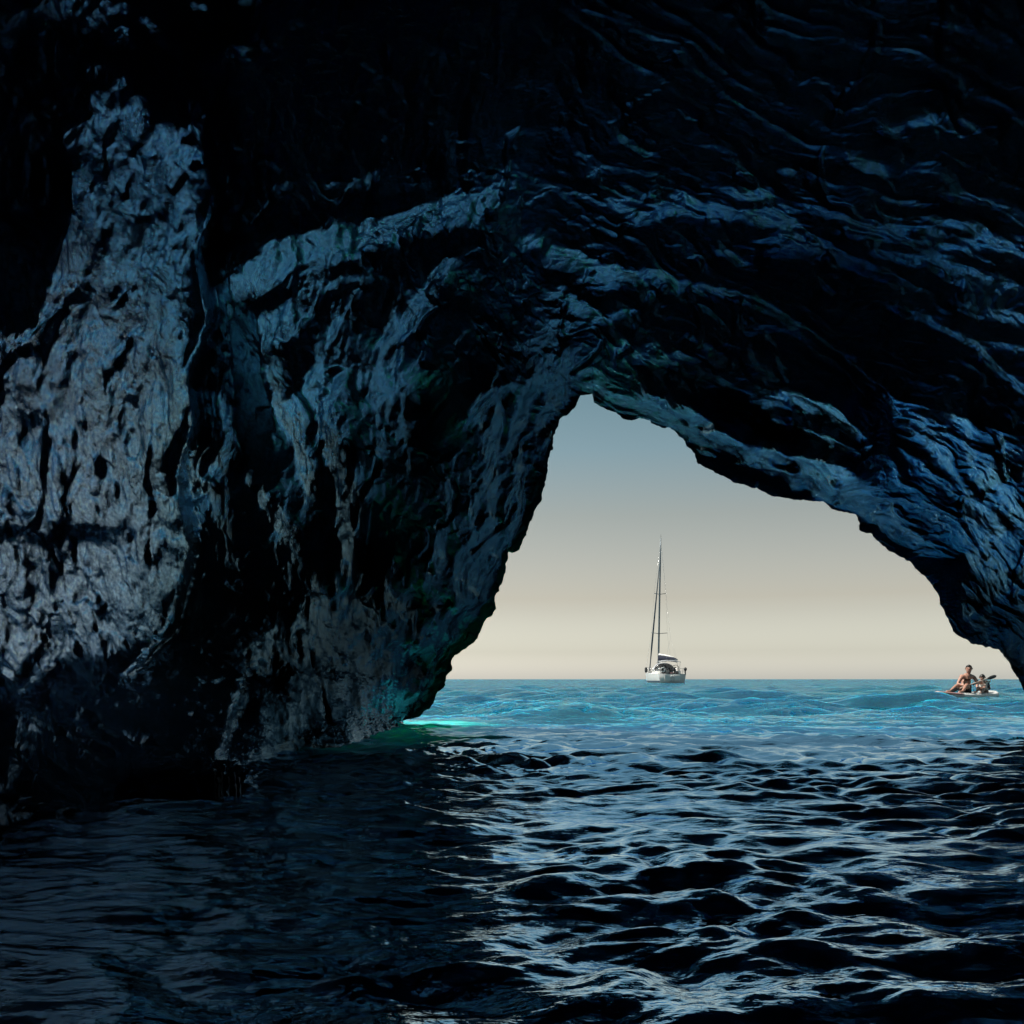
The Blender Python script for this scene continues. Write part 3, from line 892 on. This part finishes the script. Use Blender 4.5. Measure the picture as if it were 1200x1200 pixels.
for sgn in (1, -1):
    for xx in (-0.4, 0.8, 2.0):
        bm = bmesh.new(); hw = 1.33 - 0.09 * max(0, xx)
        boxm(bm, (xx, sgn * hw * 0.95 - 0.02, 1.42), (xx + 0.8, sgn * hw * 0.95 + 0.02, 1.60), 0.01)
        bm_obj('cabin_window', bm, DARKG, cabin, False)
# cockpit: coamings, dark well, benches, wheels
for sgn in (1, -1):
    bm = bmesh.new()
    boxm(bm, (-5.6, sgn * 1.30 - 0.14, 1.22), (-1.2, sgn * 1.30 + 0.14, 1.62), 0.05)
    bm_obj('coaming', bm, GEL, yacht, False)
    bm = bmesh.new()
    boxm(bm, (-5.2, sgn * 0.92 - 0.22, 1.30), (-1.5, sgn * 0.92 + 0.22, 1.44), 0.04)
    bm_obj('cockpit_cushion', bm, WINE, yacht, False)
    bm = bmesh.new()
    cw = Vector((-5.1, sgn * 0.85, 2.0))
    ring = [cw + Vector((0.12 * math.sin(t), 0.45 * math.cos(t), 0.45 * math.sin(t))) for t in np.linspace(0, 2 * math.pi, 21)]
    tube(bm, ring, 0.03, 6)
    for t in np.linspace(0, 2 * math.pi, 6)[:-1]:
        tube(bm, [cw, cw + Vector((0.12 * math.sin(t), 0.45 * math.cos(t), 0.45 * math.sin(t)))], 0.015, 5)
    wh = bm_obj('steering_wheel', bm, BLACK, yacht)
    bm = bmesh.new(); boxm(bm, (-4.95, sgn * 0.85 - 0.14, 1.25), (-4.68, sgn * 0.85 + 0.14, 2.15), 0.05)
    bm_obj('pedestal', bm, BLACK, yacht, False)
bm = bmesh.new(); boxm(bm, (-1.24, -0.42, 1.28), (-1.215, 0.42, 1.75), 0.0)
bm_obj('companionway', bm, DARKG, yacht, False)
# transom: bathing platform panel and ladder
bm = bmesh.new(); boxm(bm, (-6.86, -1.05, 0.28), (-6.70, 1.05, 1.02), 0.04)
tr = bm_obj('transom_door', bm, GEL, yacht, False)
bm = bmesh.new()
for yy in (-0.2, 0.2): tube(bm, [(-6.9, yy, 0.15), (-6.9, yy, 1.05)], 0.025, 6)
for zz in (0.3, 0.55, 0.8): tube(bm, [(-6.9, -0.2, zz), (-6.9, 0.2, zz)], 0.02, 6)
bm_obj('ladder', bm, STEEL, yacht)
# spray hood: an arch of grey canvas, dark under it, seen from astern
bm = bmesh.new()
secs = []
for xx, hw, zt in ((-2.3, 1.45, 2.75), (-1.6, 1.42, 2.82), (-0.9, 1.35, 2.6), (-0.2, 1.2, 1.95)):
    secs.append([(xx, hw * math.cos(t), 1.55 + (zt - 1.55) * math.sin(t) ** 0.7) for t in np.linspace(0.02, math.pi - 0.02, 15)])
loft(bm, secs, cap=False, closed=False)
so = bm_obj('spray_hood', bm, GREYC, yacht)
md = so.modifiers.new('thick', 'SOLIDIFY'); md.thickness = 0.04
# bimini over the helm
bm = bmesh.new()
secs = []
for xx, zt in ((-5.6, 3.02), (-5.0, 3.10), (-4.2, 3.10), (-3.5, 3.02)):
    secs.append([(xx, yy, zt - 0.16 * (yy / 1.4) ** 2) for yy in np.linspace(-1.4, 1.4, 11)])
loft(bm, secs, cap=False, closed=False)
bi = bm_obj('bimini', bm, GREYC, yacht)
md = bi.modifiers.new('thick', 'SOLIDIFY'); md.thickness = 0.05
for sgn in (1, -1):
    bm = bmesh.new()
    for xx in (-5.5, -3.6):
        tube(bm, [(-4.6, sgn * 1.5, 1.5), (xx, sgn * 1.38, 2.90)], 0.022, 6)
    bm_obj('bimini_frame', bm, STEEL, bi)
# rig
MX = 1.25
bm = bmesh.new(); tube(bm, [(MX, 0, 1.6), (MX - 0.02, 0, 9), (MX - 0.12, 0, 17), (MX - 0.2, 0, 20.6)], [0.13, 0.125, 0.11, 0.07], 10)
mast = bm_obj('mast', bm, ALU, yacht)
for zz, ln_ in ((7.0, 1.15), (12.6, 0.85)):
    bm = bmesh.new(); tube(bm, [(MX - 0.25, -ln_, zz + 0.1), (MX, 0, zz), (MX - 0.25, ln_, zz + 0.1)], 0.045, 6)
    bm_obj('spreader', bm, ALU, mast)
bm = bmesh.new(); tube(bm, [(MX - 0.2, 0, 20.6), (MX - 0.2, 0, 21.1)], 0.015, 5); tube(bm, [(MX - 0.5, 0, 20.75), (MX + 0.1, 0, 20.75)], 0.012, 5)
bm_obj('masthead_antenna', bm, BLACK, mast)
bm = bmesh.new(); tube(bm, [(6.75, 0, 1.75), (5.6, 0, 5.5), (3.6, 0, 11.2), (1.35, 0, 17.6)], [0.10, 0.13, 0.10, 0.04], 8)
bm_obj('furled_jib', bm, simple('jib_cover', (0.06, 0.09, 0.12), 0.8), yacht)
for sgn in (1, -1):
    bm = bmesh.new()
    tube(bm, [(MX - 0.3, sgn * 1.9, 1.35), (MX - 0.25, sgn * 1.15, 7.1), (MX - 0.25, sgn * 0.85, 12.7), (MX - 0.2, 0, 20.0)], 0.008, 5)
    bm_obj('shroud', bm, STEEL, yacht)
    bm = bmesh.new(); tube(bm, [(-6.6, sgn * 1.2, 1.3), (-5.4, 0, 6.0), (MX - 0.25, 0, 20.5)] if sgn > 0 else [(-6.6, -1.2, 1.3), (-5.4, 0, 6.0)], 0.008, 5)
    bm_obj('backstay', bm, STEEL, yacht)
# boom swung out to starboard with the sail in its dark bag, white cloth showing on top
bang = R(180 + 12)
bd = Vector((math.cos(bang), math.sin(bang) , 0))
bd = Vector((-math.cos(R(14)), -math.sin(R(14)), 0))
b0 = Vector((MX - 0.15, 0, 3.05))
bm = bmesh.new(); tube(bm, [b0, b0 + bd * 5.4 + Vector((0, 0, 0.12))], 0.10, 8)
boom = bm_obj('boom', bm, ALU, yacht)
side = Vector((bd.y, -bd.x, 0))
def bag(k, z0, z1, w):
    c = b0 + bd * k
    return [c + side * (w * math.cos(t)) + Vector((0, 0, (z0 + z1) / 2 + (z1 - z0) / 2 * math.sin(t))) for t in np.linspace(0, 2 * math.pi, 12, endpoint=False)]
bm = bmesh.new()
loft(bm, [bag(0.02, 0.1, 0.75, 0.20), bag(0.4, 0.08, 0.85, 0.24), bag(1.8, 0.1, 0.74, 0.24), bag(3.4, 0.12, 0.60, 0.2), bag(4.8, 0.14, 0.40, 0.14), bag(5.2, 0.16, 0.30, 0.06)])
bm_obj('sail_bag', bm, NAVY, boom)
bm = bmesh.new()
loft(bm, [bag(0.05, 0.80, 1.12, 0.10), bag(0.5, 0.80, 1.05, 0.14), bag(1.8, 0.70, 0.92, 0.15), bag(3.2, 0.58, 0.74, 0.12), bag(4.4, 0.44, 0.55, 0.06)])
bm_obj('furled_sail', bm, SAIL, boom)
# rails, fenders, outboard motor, life ring
bm = bmesh.new()
rail = [(-6.5, 1.75, 1.3)]
for zz in (1.62, 1.95):
    tube(bm, [(-4.6, 1.95, zz), (-6.4, 1.75, zz), (-6.6, 1.2, zz), (-6.6, 0.5, zz)], 0.018, 6)
    tube(bm, [(-4.6, -1.95, zz), (-6.4, -1.75, zz), (-6.6, -1.2, zz), (-6.6, -0.5, zz)], 0.018, 6)
for sgn in (1, -1):
    for a, b_ in ((-4.6, 1.95), (-6.4, 1.75), (-6.6, 0.5)):
        tube(bm, [(a, sgn * b_, 1.25), (a, sgn * b_, 1.95)], 0.018, 6)
bm_obj('stern_rail', bm, STEEL, yacht)
bm = bmesh.new()
tube(bm, [(5.2, 1.0, 2.1), (6.6, 0.35, 2.2), (7.0, 0, 2.2), (6.6, -0.35, 2.2), (5.2, -1.0, 2.1)], 0.02, 6)
for a, b_ in ((5.2, 1.0), (6.6, 0.35), (6.6, -0.35), (5.2, -1.0)): tube(bm, [(a, b_, 1.45), (a, b_, 2.15)], 0.02, 6)
bm_obj('bow_rail', bm, STEEL, yacht)
for sgn in (1, -1):
    bm = bmesh.new()
    for k, xx in enumerate((-2.8, -0.8, 1.4, 3.4)):
        tube(bm, [(xx, sgn * (beam_at((xx + 6.75) / 13.5) - 0.06), 1.3), (xx, sgn * (beam_at((xx + 6.75) / 13.5) - 0.06), 2.0)], 0.014, 5)
    for zz in (1.65, 1.98):
        tube(bm, [(xx, sgn * (beam_at((xx + 6.75) / 13.5) - 0.06), zz) for xx in (-4.6, -2.8, -0.8, 1.4, 3.4, 5.2)], 0.008, 5)
    bm_obj('guard_rail', bm, STEEL, yacht)
def capsule(bm, p0, p1, r_):
    p0, p1 = Vector(p0), Vector(p1); d = p1 - p0
    tube(bm, [p0 + d * t for t in (0, 0.06, 0.18, 0.5, 0.82, 0.94, 1)], [r_ * q for q in (0.25, 0.7, 0.98, 1, 0.98, 0.7, 0.25)], 10)
for xx, sgn, z0 in ((1.6, 1, 1.45), (0.6, 1, 1.4)):
    bm = bmesh.new(); yy = sgn * (beam_at((xx + 6.75) / 13.5) + 0.02)
    capsule(bm, (xx, yy, z0), (xx, yy, z0 + 0.75), 0.17)
    bm_obj('fender', bm, BLACK, yacht)
bm = bmesh.new()
boxm(bm, (-6.75, -1.98, 1.62), (-6.35, -1.62, 2.12), 0.09); boxm(bm, (-6.62, -1.88, 1.0), (-6.48, -1.74, 1.64), 0.03)
bm_obj('outboard_motor', bm, BLACK, yacht)
bm = bmesh.new()
tube(bm, [Vector((-6.62, 1.25 + 0.28 * math.cos(t), 1.75 + 0.28 * math.sin(t))) for t in np.linspace(0, 1.75 * math.pi, 14)], 0.07, 8)
bm_obj('life_ring', bm, GEL, yacht)

# ------------------------------------------------------------------ paddle board and its two riders
BX, BY = (1131 - 600) / F * 24.7, 24.7
SP = 24.7 / F
def bp_(px, py, dy): return Vector(((px - 600) / F * (BY + dy) - BX, dy, CAMH - 0.02 + (HORIZON - py) / F * (BY + dy)))
BOARDW = simple('white_board_vinyl', (0.78, 0.76, 0.72), 0.45, scale=5)
BPINK = simple('faded_pink_vinyl', (0.52, 0.26, 0.24), 0.5, scale=6)
BDARK = simple('dark_board_side', (0.02, 0.05, 0.055), 0.5)
PADTX = simple('grey_deck_pad', (0.35, 0.36, 0.36), 0.8, scale=30)
board = empty('paddle_board', (BX, BY, 0.02), R(225))
tag(board, 'white inflatable paddle board with faded pink nose carrying two people', 'paddle board')
BL = 4.1
def bw(u):   # half width along the length, u 0 tail .. 1 nose
    return 0.40 * (1 - max(0, (u - 0.60) / 0.40) ** 3.0) ** 0.6 * (1 - 0.45 * max(0, (0.18 - u) / 0.18) ** 2) + 0.015
def rock_(u): return 0.06 * max(0, (u - 0.62) / 0.38) ** 2 + 0.05 * max(0, (0.15 - u) / 0.15)
def board_sec(u, zlo, zhi, k=1.0, n=20):
    xx = -BL / 2 + BL * u; w = bw(u) * k; z = rock_(u)
    out = []
    for t in np.linspace(0, 2 * math.pi, n, endpoint=False):
        c, s_ = math.cos(t), math.sin(t)
        out.append((xx, w * math.copysign(abs(c) ** 0.5, c), z + (zlo + zhi) / 2 + (zhi - zlo) / 2 * math.copysign(abs(s_) ** 0.6, s_)))
    return out
uu = list(np.linspace(0, 0.9, 22)) + [0.93, 0.96, 0.98, 0.995]
bm = bmesh.new(); loft(bm, [board_sec(u, -0.06, 0.10) for u in uu])
bm_obj('board_body', bm, BOARDW, board)
bm = bmesh.new(); loft(bm, [board_sec(u, -0.065, 0.01, 1.012) for u in uu])
bm_obj('board_underside', bm, BDARK, board)
bm = bmesh.new(); loft(bm, [board_sec(u, 0.0, 0.106, 1.016) for u in (0.80, 0.84, 0.88, 0.92, 0.95, 0.975, 0.998)])
bm_obj('nose_panel', bm, BPINK, board)
bm = bmesh.new(); loft(bm, [board_sec(u, 0.085, 0.107, 0.72) for u in (0.10, 0.3, 0.5, 0.70)])
bm_obj('deck_pad', bm, PADTX, board)
bm = bmesh.new(); loft(bm, [[(-1.30, 0.012, -0.05), (-1.05, 0.012, -0.05), (-1.05, -0.012, -0.05), (-1.30, -0.012, -0.05)], [(-1.34, 0.006, -0.26), (-1.24, 0.006, -0.26), (-1.24, -0.006, -0.26), (-1.34, -0.006, -0.26)]])
bm_obj('fin', bm, BLACK, board)

def figure(name, joints, bones, mat, root_joint, parent=None, sub=2):
    names = list(joints)
    me = bpy.data.meshes.new(name)
    me.from_pydata([joints[n][0] for n in names], [(names.index(a), names.index(b)) for a, b in bones], [])
    o = bpy.data.objects.new(name, me); COL.objects.link(o)
    o.modifiers.new('skin', 'SKIN'); o.modifiers.new('sub', 'SUBSURF').levels = sub
    o.modifiers['sub'].render_levels = sub
    for n, sv in zip(names, me.skin_vertices[0].data):
        r_ = joints[n][1]
        sv.radius = r_ if hasattr(r_, '__len__') else (r_, r_)
        sv.use_root = (n == root_joint)
    dg = bpy.context.evaluated_depsgraph_get()
    m2 = bpy.data.meshes.new_from_object(o.evaluated_get(dg))
    bpy.data.objects.remove(o)
    ob = link(name, m2, None, parent)
    m2.materials.clear(); m2.materials.append(mat)
    return ob

def add_hand(J, Bn, side_, wrist, tip_dir, thumb_dir, sc=1.0):
    w = Vector(J[wrist][0]); d = Vector(tip_dir).normalized(); t = Vector(thumb_dir).normalized(); c = d.cross(t).normalized()
    palm = w + d * 0.075 * sc
    J[side_ + 'palm'] = (palm, (0.036 * sc, 0.020 * sc)); Bn.append((wrist, side_ + 'palm'))
    for i, (off, ln_) in enumerate(((0.030, 0.070), (0.010, 0.080), (-0.010, 0.074), (-0.030, 0.058))):
        a = palm + t * off * sc + d * 0.03 * sc
        b_ = a + (d * 0.8 + c * 0.5) * ln_ * 0.55 * sc
        e_ = b_ + (d * 0.2 + c * 0.9) * ln_ * 0.5 * sc
        for q, (nm, pt, rr_) in enumerate((('a', a, 0.010), ('b', b_, 0.0095), ('c', e_, 0.008))):
            J[f'{side_}f{i}{nm}'] = (pt, rr_ * sc)
        Bn += [(side_ + 'palm', f'{side_}f{i}a'), (f'{side_}f{i}a', f'{side_}f{i}b'), (f'{side_}f{i}b', f'{side_}f{i}c')]
    a = w + d * 0.03 * sc + t * 0.035 * sc; b_ = a + (t * 0.6 + d * 0.6 + c * 0.3) * 0.045 * sc
    J[side_ + 'ta'] = (a, 0.012 * sc); J[side_ + 'tb'] = (b_, 0.010 * sc)
    Bn += [(wrist, side_ + 'ta'), (side_ + 'ta', side_ + 'tb')]

def skin_mat(name, col):
    return simple(name, col, 0.45, 0.5, scale=14, var=0.10)

def head_parts(owner, c, fwd, r_, skin, hair_mat, hair_cut, glasses=False, upv=Vector((0, 0, 1))):
    """hair cap and face details that sit on the head of a figure (children of it)"""
    fwd = Vector(fwd).normalized(); sidev = upv.cross(fwd).normalized(); up = fwd.cross(sidev).normalized()
    M = Matrix((sidev, fwd, up)).transposed()
    def W_(x_, y_, z_): return c + M @ Vector((x_, y_, z_)) * r_
    bm = bmesh.new()
    bmesh.ops.create_uvsphere(bm, u_segments=28, v_segments=18, radius=1.0)
    rem = []
    for v in bm.verts:
        p = v.co.copy()
        if p.z < hair_cut + 0.55 * max(0, p.y + 0.15): rem.append(v)
        v.co = W_(p.x * 0.90 * 1.03, p.y * 1.03 * 1.03, p.z * 1.16 * 1.03)
    bmesh.ops.delete(bm, geom=rem, context='VERTS')
    bm_obj('hair', bm, hair_mat, owner)
    for sg in (1, -1):
        bm = bmesh.new(); bmesh.ops.create_uvsphere(bm, u_segments=10, v_segments=8, radius=1.0)
        for v in bm.verts: v.co = W_(sg * 0.36 + v.co.x * 0.13, 0.84 + v.co.y * 0.10, 0.06 + v.co.z * 0.08)
        bm_obj('eye', bm, BLACK if glasses else EYE, owner)
        bm = bmesh.new(); bmesh.ops.create_uvsphere(bm, u_segments=10, v_segments=8, radius=1.0)
        for v in bm.verts: v.co = W_(sg * 0.93 + v.co.x * 0.10, -0.02 + v.co.y * 0.20, 0.0 + v.co.z * 0.30)
        bm_obj('ear', bm, skin, owner)
    bm = bmesh.new()
    loft(bm, [[W_(-0.06, 0.90, 0.12), W_(0.06, 0.90, 0.12), W_(0, 0.98, 0.12)], [W_(-0.16, 0.88, -0.26), W_(0.16, 0.88, -0.26), W_(0, 1.20, -0.24)], [W_(-0.1, 0.84, -0.33), W_(0.1, 0.84, -0.33), W_(0, 0.95, -0.34)]])
    bm_obj('nose', bm, skin, owner)
    bm = bmesh.new(); tube(bm, [W_(-0.26, 0.80, -0.55), W_(0, 0.88, -0.57), W_(0.26, 0.80, -0.55)], [0.02 * r_, 0.06 * r_, 0.02 * r_], 6)
    bm_obj('mouth', bm, LIP, owner)

SKIN1 = skin_mat('tanned_skin', (0.40, 0.20, 0.14))
SKIN2 = skin_mat('fair_tanned_skin', (0.46, 0.26, 0.19))
HAIR = simple('dark_hair', (0.012, 0.009, 0.008), 0.5, scale=40)
EYE = simple('dark_eye', (0.02, 0.015, 0.012), 0.2)
LIP = simple('lip', (0.28, 0.10, 0.09), 0.5)
SHORTS = simple('dark_swim_shorts', (0.018, 0.016, 0.02), 0.8, scale=20)
VEST = simple('dark_life_vest', (0.015, 0.018, 0.028), 0.8, scale=20)
SHIRT = simple('white_shirt', (0.75, 0.72, 0.66), 0.8, scale=20)

ORG = Vector((BX, BY, 0.02))
adult = empty('person', ORG)
tag(adult, 'shirtless adult in dark shorts sitting on the board holding a paddle', 'person')
J = {'pelvis': (bp_(1131.5, 806.6, 0.02), (0.15, 0.11)), 'belly': (bp_(1132, 801.5, 0.03), (0.135, 0.105)), 'chest': (bp_(1133.2, 795.6, 0.02), (0.155, 0.11)),
 'collar': (bp_(1134.2, 791.8, 0.0), (0.09, 0.075)), 'neck': (bp_(1134.9, 789.2, -0.02), 0.052), 'jaw': (bp_(1135.2, 786.2, -0.06), (0.062, 0.075)), 'skull': (bp_(1135.5, 783.4, -0.045), (0.084, 0.098)), 'crown': (bp_(1135.6, 780.6, -0.035), (0.062, 0.07)),
 'ls': (bp_(1126.8, 793.4, -0.03), 0.062), 'le': (bp_(1122.2, 801.6, -0.12), 0.042), 'lw': (bp_(1128.5, 803.4, -0.36), 0.028),
 'rs': (bp_(1141.4, 793.6, 0.05), 0.062), 're': (bp_(1145.6, 800.4, -0.06), 0.042), 'rw': (bp_(1141.0, 801.2, -0.30), 0.028),
 'lh': (bp_(1128.6, 808.2, -0.06), 0.09), 'lk': (bp_(1121.5, 803.2, -0.38), 0.058), 'la': (bp_(1113.8, 809.9, -0.52), 0.036), 'lf': (bp_(1108.6, 810.4, -0.60), (0.035, 0.025)),
 'rh': (bp_(1134.6, 808.2, -0.05), 0.09), 'rk': (bp_(1133.0, 802.6, -0.46), 0.058), 'ra': (bp_(1128.0, 810.2, -0.62), 0.036), 'rf': (bp_(1123.6, 810.9, -0.72), (0.035, 0.025))}
Bn = [('pelvis', 'belly'), ('belly', 'chest'), ('chest', 'collar'), ('collar', 'neck'), ('neck', 'jaw'), ('jaw', 'skull'), ('skull', 'crown'),
 ('collar', 'ls'), ('ls', 'le'), ('le', 'lw'), ('collar', 'rs'), ('rs', 're'), ('re', 'rw'),
 ('pelvis', 'lh'), ('lh', 'lk'), ('lk', 'la'), ('la', 'lf'), ('pelvis', 'rh'), ('rh', 'rk'), ('rk', 'ra'), ('ra', 'rf')]
PD = (bp_(1168.5, 791.6, -0.30) - bp_(1126, 806.2, -0.50)).normalized()
add_hand(J, Bn, 'l', 'lw', Vector((0.75, -0.55, -0.1)), PD, 1.0)
add_hand(J, Bn, 'r', 'rw', Vector((-0.45, -0.85, 0.05)), PD * -1, 1.0)
body = figure('body', J, Bn, SKIN1, 'pelvis', adult)
head_parts(body, bp_(1135.4, 783.6, -0.045), (-0.45, -0.9, -0.05), 0.095, SKIN1, HAIR, 0.10, True)
SJ = {'pelvis': (bp_(1131.5, 807.0, 0.02), (0.165, 0.125)), 'waist': (bp_(1131.8, 803.6, 0.03), (0.15, 0.118)), 'lh': (bp_(1128.4, 808.0, -0.06), 0.105), 'lk': (bp_(1123.8, 804.9, -0.28), 0.085), 'rh': (bp_(1134.6, 808.0, -0.05), 0.105), 'rk': (bp_(1133.4, 804.4, -0.33), 0.085)}
figure('swim_shorts', SJ, [('pelvis', 'waist'), ('pelvis', 'lh'), ('lh', 'lk'), ('pelvis', 'rh'), ('rh', 'rk')], SHORTS, 'pelvis', body)

child = empty('person', ORG)
tag(child, 'small dark-haired person in white top and dark vest sitting behind the adult', 'person')
J = {'pelvis': (bp_(1153.5, 808.2, 0.42), (0.12, 0.095)), 'belly': (bp_(1153, 804.6, 0.43), (0.11, 0.09)), 'chest': (bp_(1152.4, 801.0, 0.42), (0.12, 0.09)),
 'collar': (bp_(1151.8, 798.8, 0.41), (0.07, 0.06)), 'neck': (bp_(1151.5, 797.4, 0.40), 0.042), 'jaw': (bp_(1151.0, 795.8, 0.37), (0.055, 0.062)), 'skull': (bp_(1151.1, 793.6, 0.38), (0.074, 0.084)), 'crown': (bp_(1151.3, 791.8, 0.39), (0.055, 0.06)),
 'ls': (bp_(1146.8, 799.6, 0.36), 0.045), 'le': (bp_(1144.6, 803.8, 0.25), 0.032), 'lw': (bp_(1146.2, 807.0, 0.12), 0.024),
 'rs': (bp_(1157.2, 799.8, 0.46), 0.045), 're': (bp_(1159.6, 805.0, 0.40), 0.032), 'rw': (bp_(1156.8, 808.4, 0.28), 0.024),
 'lh': (bp_(1151.2, 808.8, 0.36), 0.07), 'lk': (bp_(1146.2, 805.6, 0.06), 0.046), 'la': (bp_(1144.6, 810.4, -0.08), 0.030), 'lf': (bp_(1141.8, 811.0, -0.16), (0.028, 0.02)),
 'rh': (bp_(1155.8, 808.8, 0.38), 0.07), 'rk': (bp_(1153.2, 805.9, 0.05), 0.046), 'ra': (bp_(1151.6, 810.6, -0.12), 0.030), 'rf': (bp_(1149.0, 811.3, -0.20), (0.028, 0.02))}
Bn = [('pelvis', 'belly'), ('belly', 'chest'), ('chest', 'collar'), ('collar', 'neck'), ('neck', 'jaw'), ('jaw', 'skull'), ('skull', 'crown'),
 ('collar', 'ls'), ('ls', 'le'), ('le', 'lw'), ('collar', 'rs'), ('rs', 're'), ('re', 'rw'),
 ('pelvis', 'lh'), ('lh', 'lk'), ('lk', 'la'), ('la', 'lf'), ('pelvis', 'rh'), ('rh', 'rk'), ('rk', 'ra'), ('ra', 'rf')]
add_hand(J, Bn, 'l', 'lw', Vector((0.1, -0.8, -0.5)), Vector((1, 0, 0)), 0.8)
add_hand(J, Bn, 'r', 'rw', Vector((-0.3, -0.8, -0.4)), Vector((-1, 0, 0)), 0.8)
cb = figure('body', J, Bn, SKIN2, 'pelvis', child)
head_parts(cb, bp_(1151.1, 794.0, 0.38), (-0.5, -0.85, -0.1), 0.084, SKIN2, HAIR, -0.25)
figure('white_top', {'a': (bp_(1153.3, 806.8, 0.425), (0.128, 0.102)), 'b': (bp_(1152.9, 803.6, 0.43), (0.125, 0.102)), 'c': (bp_(1152.3, 800.6, 0.42), (0.13, 0.102)), 'd': (bp_(1152.0, 799.2, 0.41), (0.09, 0.075))},
       [('a', 'b'), ('b', 'c'), ('c', 'd')], SHIRT, 'b', cb)
figure('life_vest', {'a': (bp_(1154.2, 806.4, 0.44), (0.115, 0.115)), 'b': (bp_(1154.0, 803.4, 0.455), (0.12, 0.115)), 'c': (bp_(1153.6, 800.4, 0.45), (0.11, 0.105))}, [('a', 'b'), ('b', 'c')], VEST, 'b', cb)

pad = empty('paddle', ORG)
tag(pad, 'dark paddle held slanting across the seated adult', 'paddle')
a_, b2 = bp_(1124, 806.9, -0.51), bp_(1157, 795.5, -0.345)
bm = bmesh.new(); tube(bm, [a_, a_.lerp(b2, 0.5), b2], 0.016, 8); bm_obj('shaft', bm, simple('pale_shaft', (0.45, 0.33, 0.26), 0.5), pad)
for e_, sg in ((b2, 1), (a_, -1)):
    bm = bmesh.new(); d = PD * sg; up = Vector((-d.z, 0.25, d.x)).normalized(); up = (up - d * up.dot(d)).normalized(); th = d.cross(up).normalized() * 0.012
    secs = []
    for k, w in ((-0.02, 0.017), (0.04, 0.03), (0.11, 0.045), (0.2, 0.048), (0.26, 0.035), (0.29, 0.012)):
        c = e_ + d * k
        secs.append([c + up * w + th * 0.3, c + th, c - up * w + th * 0.3, c - up * w - th * 0.3, c - th, c + up * w - th * 0.3])
    loft(bm, secs); bm_obj('blade', bm, BLACK, pad)

# ------------------------------------------------------------------ rocks at the waterline and a trickle
def rock_lump(name, loc, size, seed, label, n=110):
    bm = bmesh.new(); bmesh.ops.create_uvsphere(bm, u_segments=n, v_segments=int(n * 0.7), radius=1.0)
    co = np.array([v.co[:] for v in bm.verts])
    d = 1 + 0.35 * fbm(co[:, 0] * 1.1 + seed, co[:, 1] * 1.1, co[:, 2] * 1.1, 3) + 0.20 * (ridged(co[:, 0] * 2 + seed, co[:, 1] * 2, co[:, 2] * 1.5, 4) - 0.8) + 0.03 * fbm(co[:, 0] * 11, co[:, 1] * 11 + seed, co[:, 2] * 11, 3)
    co = np.sign(co) * np.abs(co) ** 0.8 * d[:, None] * np.array(size)
    for v, c in zip(bm.verts, co): v.co = c
    o = bm_obj(name, bm, ROCK)
    o.location = loc
    tag(o, label, 'rock')
    return o
rock_lump('rock_ledge', (-1.42, 3.80, 0.02), (0.26, 0.22, 0.12), 2.0, 'low black rock ledge in the water that a trickle runs off')
rock_lump('rock_boulder', (-1.90, 3.15, 0.0), (0.22, 0.25, 0.10), 7.0, 'black rock at the waterline at the far left edge')
tw = empty('water_trickle', (-1.19, 3.66, 0.0))
tag(tw, 'thin white trickle of water falling off the rock ledge into the sea', 'trickle')
TR = simple('falling_water', (0.75, 0.82, 0.88), 0.08, 0.8, var=0.05)
TR.node_tree.nodes['Principled BSDF'].inputs['Transmission Weight'].default_value = 0.5
rnd = random.Random(4)
for k, (dx, r_) in enumerate(((-0.035, 0.0045), (-0.02, 0.0065), (-0.008, 0.004), (0.02, 0.003), (0.045, 0.0025), (0.062, 0.002))):
    bm = bmesh.new(); pts, rad = [], []
    for i in range(9):
        t = i / 8
        pts.append((dx + 0.02 * t * (0.4 + k * 0.12) + rnd.uniform(-0.003, 0.003), rnd.uniform(-0.004, 0.004) - 0.03 * t, 0.125 * (1 - t * t) - 0.01 - 0.02 * (k % 2)))
        rad.append(r_ * rnd.uniform(0.5, 1.3))
    tube(bm, pts, rad, 7)
    bm_obj('stream', bm, TR, tw)
